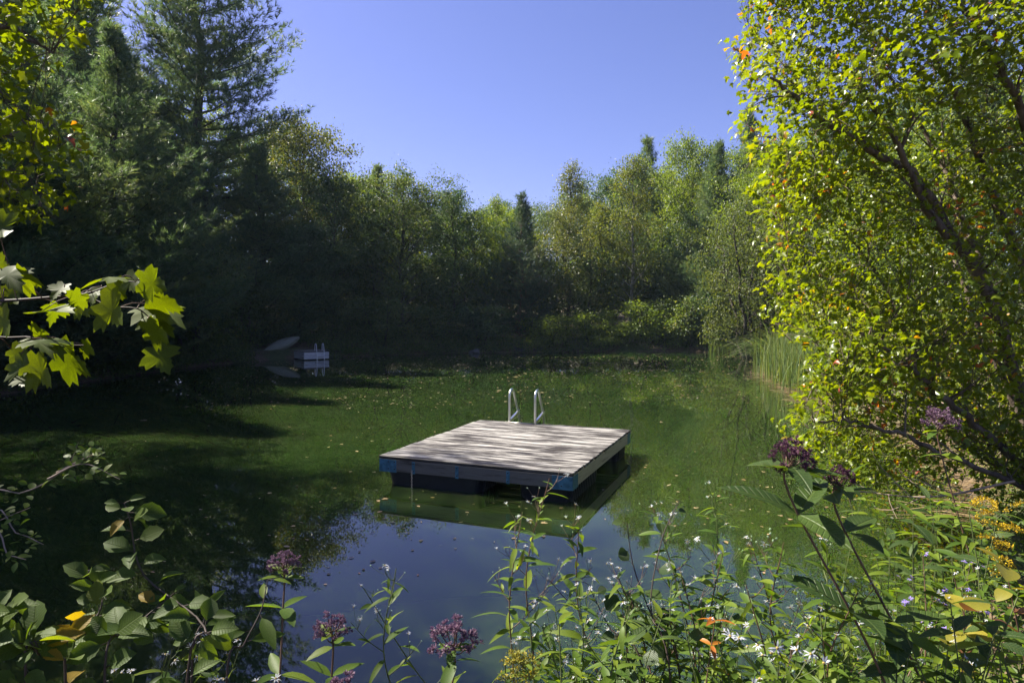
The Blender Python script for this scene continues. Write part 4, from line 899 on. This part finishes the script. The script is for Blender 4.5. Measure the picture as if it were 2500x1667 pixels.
# white asters, drawn ones first
A = [((1262, 1098), 2.45, 'tall white aster whose flowers overlap the raft corner', dict(n_br=6, leaves=22)), ((1200, 1175), 2.35, 'white aster just left of the tall one before the raft', dict(n_br=5)),
     ((1330, 1195), 2.4, 'white aster right of the tall one before the raft', dict(n_br=5)), ((1500, 1165), 2.5, 'dark-stemmed white aster between the two clumps right of the raft', dict(buds=.2)),
     ((1640, 1110), 2.9, 'far white aster standing out over the green water', dict(fl=.018)), ((1800, 1245), 2.0, 'white aster in bud below the dark purple wildflower', dict(buds=.6, fl=.019)),
     ((1725, 1245), 2.4, 'white aster with a small bright flower spray over the water', dict(fl=.015)), ((910, 1305), 2.2, 'thin aster in bud standing alone before the sky reflection', dict(buds=.75, leaves=14, n_br=5)),
     ((835, 1350), 2.25, 'short pale aster beside the thin one before the sky reflection', dict(buds=.4, leaves=8, n_br=3)), ((460, 1475), 1.95, 'white aster with a wide flat flower head at the lower left', dict(n_br=8, buds=.1, leaves=12, fl=.019)),
     ((395, 1490), 1.95, 'small white aster next to the alder leaves', dict(n_br=4, buds=.2, leaves=8)), ((1790, 1535), 1.55, 'close white aster cut off by the lower edge', dict(n_br=8, buds=.1, fl=.020)),
     ((2260, 1540), 1.7, 'white aster in the lower right corner', dict(n_br=5, buds=.2)), ((1420, 1325), 2.2, 'white aster with a dense flower bunch in the middle of the bank', dict(n_br=7, buds=.1)), ((1330, 1350), 2.1, 'white aster with bunched flowers left of the middle of the bank', dict(n_br=6, buds=.1)),
     ((1560, 1300), 2.3, 'leafy white aster left of the orange sprig', dict()), ((1660, 1270), 2.35, 'leafy white aster above the orange sprig', dict()), ((1900, 1250), 2.1, 'white aster in bud right of the dark purple wildflower', dict(buds=.6))]
for i, ((x, y), Y_, lab, kw) in enumerate(A): aster(T(x, y, Y_), lab, 100 + i, **kw)
rng = np.random.default_rng(31)
for i in range(26):
    x = rng.uniform(1180, 2300); y = rng.uniform(1330, 1500) - .05 * (x - 1700) * (x > 1700) * rng.random()
    aster(T(x, y, rng.uniform(1.75, 2.5)), 'leafy white aster in the dense tangle at the bottom right', 200 + i, n_br=3, buds=.55, leaves=30, leaf=.10)
for i, (x, y) in enumerate([(2120, 1275), (2208, 1300), (2142, 1365)]): aster(T(x, y, 2.6), ['violet aster nearest the water at the right', 'violet aster right of the first, under goldenrod', 'lowest of the three violet asters'][i], 300 + i, flowers=VIO, n_br=3, buds=.2, fl=.014, leaf=.07, group='violet asters on the near bank')

for i, ((x, y), Y_, lab, kw) in enumerate([((650, 1265), 2.3, 'mauve wildflower rising before the dark water at lower left', dict(size=.062, n_wh=4)), ((762, 1410), 2.0, 'mauve wildflower head left of the thin aster', dict(size=.06)),
        ((1040, 1425), 2.0, 'mauve wildflower head right of the thin aster', dict(size=.085)), ((790, 1550), 1.8, 'mauve wildflower head cut off by the lower edge', dict(size=.07)),
        ((1820, 1010), 1.9, 'tall dark purple wildflower with curled leaves at the right', dict(size=.07, dark=True, leaf=.25, foot=(T(1820, 1010, 1.9)[0] + .42, 1.75))), ((1930, 1070), 1.95, 'second dark purple wildflower right of the tall one', dict(size=.052, dark=True, leaf=.22, foot=(T(1930, 1070, 1.95)[0] + .40, 1.8))),
        ((2160, 935), 3.4, 'pink wildflower among the low maple twigs', dict(size=.10, leaf=.15))]):
    joe_pye(T(x, y, Y_), lab, 400 + i, **kw)

# goldenrod
def goldenrod(top, label, seed, dirx=1.0, dull=False):
    rng = np.random.default_rng(seed); b_ = stem_from(top, rng); root = empty('goldenrod', tuple(b_)); tag(root, label, 'wildflower', 'goldenrod on the near bank')
    pts = smooth_path([b_, (b_ + top) / 2, top], 20); wood = MB(); tube(wood, pts - b_, np.linspace(.0045, .002, 20), 5); head = MB()
    for i in range(7):
        s0 = pts[19 - i % 5]; d = np.array([dirx * rng.uniform(.2, 1), rng.normal() * .5, rng.uniform(-.05, .4)]); e = s0 + nrm(d) * rng.uniform(.06, .14); pp = smooth_path([s0, (s0 + e) / 2 + [0, 0, .02], e], 8); tube(wood, pp - b_, .001, 3)
        for p in pp[2:]:
            P = p + rng.normal(size=(16, 3)) * .006 + [0, 0, .005]; scatter(head, RHOMB, P - b_, rng.normal(size=(16, 3)) + [0, 0, .8], rng.normal(size=(16, 3)), .009, rng.random(16))
    head.build('florets', M['bud_gold' if dull else 'gold'], root)['kind'] = 'stuff'
    for i in range(22):
        k = 3 + int(16 * i / 22); a = i * 2.4; leaf_part(HERB_ME[i % 6], root, pts[k], (math.cos(a), math.sin(a), .3), np.array([0, 0, 1]) + rng.normal(size=3) * .2, .085 * rng.uniform(.7, 1.1))
    wood.build('stem', M['stem'], root, True)
goldenrod(T(2225, 1172, 2.7), 'bright yellow goldenrod near the right edge', 500); goldenrod(T(2290, 1190, 2.8), 'goldenrod drooping at the right edge beside the brighter one', 501); goldenrod(T(1160, 1515, 1.9), 'fading goldenrod at the lower edge right of the mauve heads', 502, 1.0, True); goldenrod(T(1215, 1545, 1.85), 'goldenrod in bud at the lower edge, right of the fading one', 503, -1.0, True)

# orange sprig and yellow-leaved plant
def leafy(name, top, label, seed, meshes, leaf, n, foot=None, cat='plant', lo=.4, mstem='stem_red', up=.3, group=None):
    rng = np.random.default_rng(seed); b_ = stem_from(top, rng, foot=foot); root = empty(name, tuple(b_)); tag(root, label, cat, group)
    pts = smooth_path([b_, (b_ + top) / 2 + np.array([rng.normal() * .04, 0, 0]), top], 16); wood = MB(); tube(wood, pts - b_, np.linspace(.005, .0015, 16), 5); wood.build('stem', M[mstem], root, True)
    for i in range(n):
        q = lo + (1 - lo) * i / max(1, n - 1); k = min(15, int(q * 15.9)); a = i * 2.4 + rng.normal() * .3
        leaf_part(meshes[int(rng.integers(len(meshes)))], root, pts[k], (math.cos(a), math.sin(a), up + rng.normal() * .3), np.array([0, 0, 1.0]) + rng.normal(size=3) * .3, leaf * rng.uniform(.75, 1.2))
    return root
leafy('orange_sprig', T(1642, 1425, 1.95), 'sprig with a few orange autumn leaves among the asters', 600, OR_ME, .062, 8, lo=.88)
leafy('yellow_leaved_plant', T(2310, 1300, 2.2), 'plant with broad yellow leaves at the lower right edge', 601, YE_ME, .085, 8, lo=.75)
leafy('withered_plant', T(2215, 1400, 2.0), 'plant with withered brown and yellow leaves at lower right', 602, YE_ME, .085, 9, lo=.8)
rng = np.random.default_rng(61)
for i in range(60):
    x = rng.uniform(1250, 2352); y = rng.uniform(1380, 1590) - .16 * max(0, x - 1850); leafy('leafy_herb', T(x, y, rng.uniform(1.7, 2.9)), 'green leafy herb filling the bank between the asters', 620 + i, DARK_ME if i % 3 == 0 else HERB_ME, rng.uniform(.08, .12), 20, lo=.25, mstem='stem', group='leafy herbs of the near bank')
for i in range(34):
    x = rng.uniform(1950, 2352); y = rng.uniform(1130, 1330); leafy('leafy_herb', T(x, y, rng.uniform(3.0, 4.6)), 'green leafy herb on the right bank below the maple', 700 + i, DARK_ME if i % 3 == 0 else HERB_ME, rng.uniform(.09, .14), 20, lo=.2, mstem='stem', group='leafy herbs below the maple')

# round-leaved alder shoots: lower left bush and the dark sprig in front of the raft
def alder(name, stems, label, seed, leaf, per, meshes, cat='shrub'):
    rng = np.random.default_rng(seed); f0 = stems[0][0]; foot = stem_from(f0, rng, 0.05); root = empty(name, tuple(foot)); tag(root, label, cat); b_ = foot; wood = MB()
    for st in stems:
        bt = np.array([st[0][0] * .7 + foot[0] * .3, st[0][1] - .02, foot[2]]); pts = smooth_path([bt] + list(st), 26); tube(wood, pts - b_, np.linspace(.004, .0015, 26), 6)
        n = per
        for i in range(n):
            q = .22 + .78 * i / (n - 1); k = min(25, int(q * 25.9)); a = i * 2.4 + rng.normal() * .4; d = np.array([math.cos(a), .5 * math.sin(a) - .15, .25 + .35 * rng.normal()])
            p = pts[k]; e = p + nrm(d) * .018; tube(wood, np.array([p, e]) - b_, .0012, 3)
            nn = nrm(np.array([rng.normal() * .35, -.55 + .3 * rng.normal(), .8])); leaf_part(meshes[int(rng.integers(len(meshes)))], root, e, d, nn, leaf * rng.uniform(.7, 1.2) * (1 if i < n - 3 else .6))
    wood.build('stem', M['twig'], root, True)
alder('alder_bush', [[T(430, 1560, 1.75), T(470, 1440, 1.8), T(330, 1320, 1.95), T(300, 1200, 2.0), T(285, 1155, 2.0)], [T(150, 1560, 1.7), T(190, 1470, 1.8), T(235, 1380, 1.9), T(200, 1310, 1.95)],
      [T(240, 1570, 1.7), T(300, 1450, 1.8), T(390, 1370, 1.9)], [T(60, 1570, 1.6), T(90, 1500, 1.65), T(60, 1440, 1.7)], [T(-40, 1520, 1.6), T(-20, 1430, 1.65), T(20, 1390, 1.7)]],
      'alder bush with round half-shaded leaves in the lower left corner', 801, .075, 26, ALD_ME)
alder('broad_leaved_shoot', [[T(520, 1570, 1.9), T(560, 1480, 2.0), T(600, 1400, 2.1), T(615, 1330, 2.15)], [T(440, 1565, 1.9), T(470, 1420, 2.0), T(460, 1400, 2.0)]], 'shoot with long pointed leaves right of the alder bush', 802, .12, 9, PYE_ME, 'plant')
DALD = [m_ for _, m_ in var_meshes('oval_leaf', [oval(.45, .1, 8, .08, 1.0, .05), oval(.4, .3, 8, .14, 1.0, .05)], M['herb_dark'], [.1, .4, .7])]
alder('dark_alder_shoot', [[T(1560, 1540, 2.2), T(1500, 1420, 2.3), T(1455, 1300, 2.35), T(1440, 1200, 2.4)], [T(1540, 1560, 2.1), T(1495, 1400, 2.25), T(1520, 1240, 2.35), T(1560, 1150, 2.4)], [T(1480, 1560, 2.1), T(1400, 1440, 2.2), T(1350, 1340, 2.25)]],
      'dark shaded alder shoot standing among the asters', 803, .062, 10, DALD)
# twiggy shrub reaching in at the left over the dark water
rng = np.random.default_rng(91); root = empty('twiggy_shrub', (-3.4, 3.1, gz(-3.4, 3.1))); tag(root, 'thin twiggy shrub reaching over the dark water from the left edge', 'shrub'); b_ = np.array(root.location); wood = MB()
WIDE_ME = [m_ for _, m_ in var_meshes('small_leaf', [oval(.3, .2, 5, .08), oval(.34, .05, 5, .1)], M['herb'], [.2, .5, .8])]
for st in ([T(-120, 1190, 3.4), T(60, 1130, 3.4), T(150, 1075, 3.4), T(180, 1015, 3.4)], [T(110, 1100, 3.4), T(190, 1065, 3.35), T(275, 1100, 3.3)], [T(-120, 1260, 3.3), T(0, 1195, 3.3), T(70, 1165, 3.3)], [T(-60, 1220, 3.3), T(40, 1225, 3.25), T(100, 1250, 3.2)], [T(130, 1085, 3.4), T(200, 1050, 3.4), T(230, 1040, 3.4)], [T(-60, 1265, 3.2), T(20, 1275, 3.15), T(60, 1285, 3.1)]):
    pts = smooth_path(([b_ + [0, 0, .0]] if st[0][0] < -2.6 else []) + list(st), 18); tube(wood, pts - b_, np.linspace(.006, .0015, 18), 5)
    for i in range(22):
        k = min(17, 6 + int(12 * i / 22)); a = rng.random() * 6.28; d = np.array([math.cos(a), math.sin(a) * .6, rng.normal() * .4])
        leaf_part(WIDE_ME[i % 3], root, pts[k] + rng.normal(size=3) * .025, d, np.array([0, -.3, 1.0]) + rng.normal(size=3) * .3, .048 * rng.uniform(.7, 1.2))
wood.build('stem', M['dead_twig'], root, True)

# low bushes with bare twigs under the right maple
proto('thicket', broadleaf(18, 1.7, 1.2, .1, 30, 6, .022, 'bush', (.9, .4), 8, .12, .065, stems=4, nclump=3, leafmat='maple', bark='dead_twig' if False else 'bark_maple', tmpl=WIDE))
for i, (x, y, s, sz) in enumerate([(5.7, 7.7, .9, .9), (7.1, 11.4, 1.0, 1.0), (7.7, 14.4, 1.0, 1.0), (9.3, 18.0, 1.2, 1.2), (4.9, 5.7, .7, .65), (6.5, 9.6, 1.0, 1.1), (10.5, 22, 1.4, 1.3), (11.8, 25.5, 1.4, 1.4)]):
    tree('thicket', 'thicket_bush', x, y, i * 1.9, s, sz, ['bush in the shade of the leaning maple trunk', 'bush on the right bank third from the maple trunk', 'bush right behind the nearest reeds', 'bush behind the middle of the reeds', 'lowest bush in front of the maple trunk', 'bush just behind the maple trunk', 'bush behind the far end of the reeds', 'last bush of the right bank before the willow'][i], 'bush', 'bushes along the right bank')

# fallen bare branches lying out over the water on the right
for i, (a, c, r_) in enumerate([((2330, 1105), (1800, 1140), .010), ((2250, 1010), (1885, 918), .012), ((2210, 940), (1965, 925), .008)]):
    rng = np.random.default_rng(950 + i); Pa, Pb = T(a[0], a[1], 5.0 + i * 1.6), T(c[0] + 120, c[1] - 20, 5.4 + i * 2.2); Pa[2] = max(Pa[2], .25); Pb[2] = max(Pb[2], .06); root = empty('bare_branch', tuple(Pa)); tag(root, ['bare twig arching low over the water by the purple wildflowers', 'long bare fallen branch under the maple leaves', 'short bare branch by the straw at the waterline'][i], 'branch', 'bare branches on the right'); wood = MB()
    pts = smooth_path([Pa, (Pa + Pb) / 2 + rng.normal(size=3) * .08, Pb], 18); tube(wood, pts - Pa, np.linspace(r_, .003, 18), 6)
    for j in range(14):
        k = 3 + j; d = nrm((Pb - Pa) / np.linalg.norm(Pb - Pa) + rng.normal(size=3) * .6); e = pts[k] + d * rng.uniform(.15, .5); tube(wood, smooth_path([pts[k], (pts[k] + e) / 2 + rng.normal(size=3) * .03, e], 5) - Pa, np.linspace(.004, .0015, 5), 4)
    wood.build('wood', M['dead_twig'], root, True)

# ------------------------------------------------------------------ reeds, straw, undergrowth, drifting leaves
def blades(mb, P, D, L, bend, wd, rng, var):
    n = len(P); S = 6; t_ = np.linspace(0, 1, S + 1); az = np.arctan2(D[:, 1], D[:, 0]) + rng.uniform(-1.3, 1.3, n); side = np.stack([-np.sin(az), np.cos(az), 0 * az], -1)
    rows = []
    for q in t_:
        h = L * (q - .35 * bend * q ** 2.2); o = L * bend * q ** 2.0 * .9; c = P + np.stack([D[:, 0] * o, D[:, 1] * o, h - L * bend * .45 * q ** 3], -1)
        ww = (wd * (1 - q ** 2.5) + .0005)[:, None] * side; rows.append((c - ww, c + ww))
    V = np.stack([x for r_ in rows for x in r_], 1); base_ = np.arange(n)[:, None, None] * (2 * S + 2)
    q = np.array([(2 * i, 2 * i + 1, 2 * i + 3, 2 * i + 2) for i in range(S)])[None] + base_
    mb.add(V.reshape(-1, 3), None, q.reshape(-1, 4), np.repeat(var, 2 * S + 2))
def reed_bed(name, pts, n, L, label, seed, spread=.25, bend=(.1, .5), dirx=None, wd=.009):
    rng = np.random.default_rng(seed); pts = np.array(pts, float); root = empty(name, (pts[0][0], pts[0][1], 0)); tag(root, label, 'reeds', 'reeds at the right waterline'); mb = MB()
    u = rng.random(n) * (len(pts) - 1); i = np.minimum(u.astype(int), len(pts) - 2); f = (u - i)[:, None]; c = pts[i] * (1 - f) + pts[i + 1] * f + rng.normal(size=(n, 2)) * spread
    z = np.maximum(ground_z(c), -.05) - .02; a = rng.random(n) * 6.28; D = np.stack([np.cos(a), np.sin(a)], -1)
    if dirx is not None: D = nrm(D * .5 + np.array(dirx))
    P = np.column_stack([c, z]) - np.array(root.location); blades(mb, P, D, L * rng.uniform(.55, 1.1, n), rng.uniform(*bend, n), wd * rng.uniform(.6, 1.3, n), rng, rng.random(n))
    mb.build('blades', M['reed'], root)
reed_bed('reed_bed', [(7.7, 16.5), (8.2, 19.5), (8.9, 22), (9.6, 24)], 1300, 1.7, 'dense upright reeds at the right waterline', 61, .33, (.0, .3))
reed_bed('reed_bed', [(8.0, 15.0), (8.1, 16.4), (8.6, 18.5)], 420, 1.1, 'shorter reeds thinning out by the straw bank', 62, .3, (.05, .4))
reed_bed('reed_tuft', [(9.75, 25.9), (9.9, 26.2)], 90, 2.3, 'arching tuft of reeds leaning out over the water', 63, .14, (.6, 1.1), (-1, -.1), .02)
reed_bed('reed_tuft', [(9.6, 24.6), (9.8, 24.9)], 110, 2.4, 'taller arching reeds just behind the leaning tuft', 64, .2, (.3, .9), (-.8, -.1), .02)
reed_bed('reed_tuft', [(10.3, 34.2), (10.5, 34.4)], 60, 2.1, 'separate reed tuft before the far right bank', 65, .25, (.15, .8), None, .02)
# straw along the right bank
rng = np.random.default_rng(66); mb = MB(); n = 5200; u = rng.random(n); k = 4 * 8 + (u * 6 * 8).astype(int); c = SH[np.minimum(k, len(SH) - 1)] + rng.normal(size=(n, 2)) * .35 + rng.random((n, 1)) * np.array([.5, -.1])
z = np.maximum(ground_z(c), .0) + .012 + .04 * rng.random(n); a = rng.normal(size=n) * .5 + (rng.random(n) < .5) * math.pi; D = np.stack([np.cos(a), np.sin(a), rng.normal(size=n) * .06], -1)
scatter(mb, tm([(0, .012, 0), (0, -.012, 0), (1, -.008, .02), (1, .008, .02)], [(0, 1, 2), (0, 2, 3)]), np.column_stack([c, z]), D, np.tile([0, -.2, 1.0], (n, 1)) + rng.normal(size=(n, 3)) * .3, rng.uniform(.12, .5, n), rng.random(n))
tag(mb.build('straw', M['straw']), 'dry straw and dead reed stalks matted along the right bank', 'straw', kind='stuff')
# undergrowth: leafy fringe round the pond
rng = np.random.default_rng(67); mb = MB(); n = 11000; k = rng.integers(0, len(SH), n); c = SH[k] + rng.normal(size=(n, 2)) * .9
nrmv = c - np.array([-.5, 19.0]); c = c + nrm(nrmv) * np.abs(rng.normal(size=(n, 1))) * 3.2; s = shore_dist(c); ok = (s > -.08) & (c[:, 1] > 14) & (c[:, 1] < 48); c, s = c[ok], s[ok]
clr = np.hypot(c[:, 0] + 10.4, c[:, 1] - 30.6) > 1.7; c, s = c[clr], s[clr]
h = rng.random(len(c)) ** 1.4 * np.clip(.25 + .4 * s, .2, 1.8); C = np.column_stack([c, np.maximum(ground_z(c), 0) + h + .04])
clump_leaves(mb, C, np.tile([0, -.3, 1.0], (len(C), 1)), 11, .15, .10, rng)
k = rng.integers(14 * 8, 24 * 8, 3000) % len(SH); c = SH[k] + rng.normal(size=(3000, 2)) * .28; ok = (shore_dist(c) > -.2) & (np.hypot(c[:, 0] + 10.2, c[:, 1] - 30.4) > 1.7); c = c[ok]; k2 = k[ok]
hh = (.15 + .35 * (1 + np.sin(k2 * .9) * np.sin(k2 * .37)) ) * rng.random(len(c)); C = np.column_stack([c, np.maximum(ground_z(c), 0) + hh + .03])
clump_leaves(mb, C, np.tile([0, -.5, .8], (len(C), 1)), 10, .12, .085, rng)
tag(mb.build('undergrowth', M['broad']), 'low leafy undergrowth fringing the far and side banks', 'undergrowth', kind='stuff')
rng = np.random.default_rng(68); mb = MB(); n = 6500; c = np.column_stack([rng.uniform(-3, 9, n), rng.uniform(.9, 11, n)]); s = shore_dist(c); d_ = np.hypot(c[:, 0], c[:, 1]); ok = (s > .03) & (s < 2.4) & (d_ > 1.5) ; c, s = c[ok], s[ok]
h = rng.random(len(c)) ** 1.2 * np.where(c[:, 0] > .6, .62, .35); C = np.column_stack([c, ground_z(c) + h + .02]); clump_leaves(mb, C, np.tile([0, 0, 1.0], (len(C), 1)), 10, .08, .065, rng, LANCE2)
tag(mb.build('ground_cover', M['herb']), 'small leafy ground cover on the near bank', 'ground cover', kind='stuff')

# leaves drifting on the pond
rng = np.random.default_rng(69); Pd = []
while len(Pd) < 1100:
    py = 870 + 560 * rng.random() ** 1.9; px = rng.uniform(350, 2150); q = on_plane(px, py, .0)
    w_ = .55 + .45 * math.sin(q[0] * .9 + 1.5 * math.sin(q[1] * .5)) * math.sin(q[1] * .8 + .6 * q[0])
    w_ = w_ ** 1.8 * 1.2
    if py > 1000: w_ *= .22
    if px < 700 and py > 960: w_ *= .5
    if rng.random() > w_ or shore_dist([q])[0] > -.15: continue
    loc = np.array([math.cos(raft.rotation_euler[2]) * (q[0] - ctr[0]) + math.sin(raft.rotation_euler[2]) * (q[1] - ctr[1]), -math.sin(raft.rotation_euler[2]) * (q[0] - ctr[0]) + math.cos(raft.rotation_euler[2]) * (q[1] - ctr[1])])
    if abs(loc[0]) < hw + .05 and abs(loc[1]) < hl + .05: continue
    Pd.append(q)
Pd = np.array(Pd); n = len(Pd); sz = rng.uniform(.02, .055, n) * (.75 + .055 * Pd[:, 1]); sz = np.where(rng.random(n) < .05, sz * 1.8, sz); Pd[:, 2] = .0045
DRIFT = var_meshes('drifting_leaf', [oval(.3, -.06, 4, .05), oval(.2, .02, 4, .06), maple(False, -.1, .06, 0, 5), oval(.1, 0, 4, .02)], M['drift'], [.1, .35, .6, .75, .9, .98, .5, .7])
order = np.argsort(-sz / Pd[:, 1])
for i in order[:300]:
    o = link('floating_leaf', DRIFT[int(rng.integers(8))][1], None, tuple(Pd[i])); o.rotation_euler = (0, 0, rng.random() * 6.28); o.scale = (sz[i],) * 3
    tag(o, 'small tan fallen leaf floating on the open pond water', 'leaf', 'fallen leaves floating on the pond')
rest = order[300:]; mb = MB(); a = rng.random(len(rest)) * 6.28
scatter(mb, WIDE, Pd[rest], np.stack([np.cos(a), np.sin(a), 0 * a], -1), np.tile([0, 0, 1.0], (len(rest), 1)), sz[rest], rng.random(len(rest)))
tag(mb.build('leaf_litter', M['drift']), 'scatter of tiny leaf flecks on the pond surface', 'leaf litter', kind='stuff')

# ------------------------------------------------------------------ thin even veil of air, added round everything to lift dark shade
m, t, p, out = mat('added_haze_air'); t.nodes.remove(p)
pv = N(t, 'VolumePrincipled'); pv.inputs['Color'].default_value = (.58, .80, 1.0, 1); pv.inputs['Density'].default_value = .0003; pv.inputs['Anisotropy'].default_value = .0
t.links.new(pv.outputs[0], out.inputs['Volume'])
hz = MB(); V = [(x, y, z) for z in (-4, 31) for (x, y) in ((-905, -305), (905, -305), (905, 1505), (-905, 1505))]
hz.add(V, None, [(0, 3, 2, 1), (4, 5, 6, 7), (0, 1, 5, 4), (1, 2, 6, 5), (2, 3, 7, 6), (3, 0, 4, 7)])
tag(hz.build('added_haze', m), 'thin bluish veil added over the pond to lift dark shade', 'added_haze', kind='stuff')
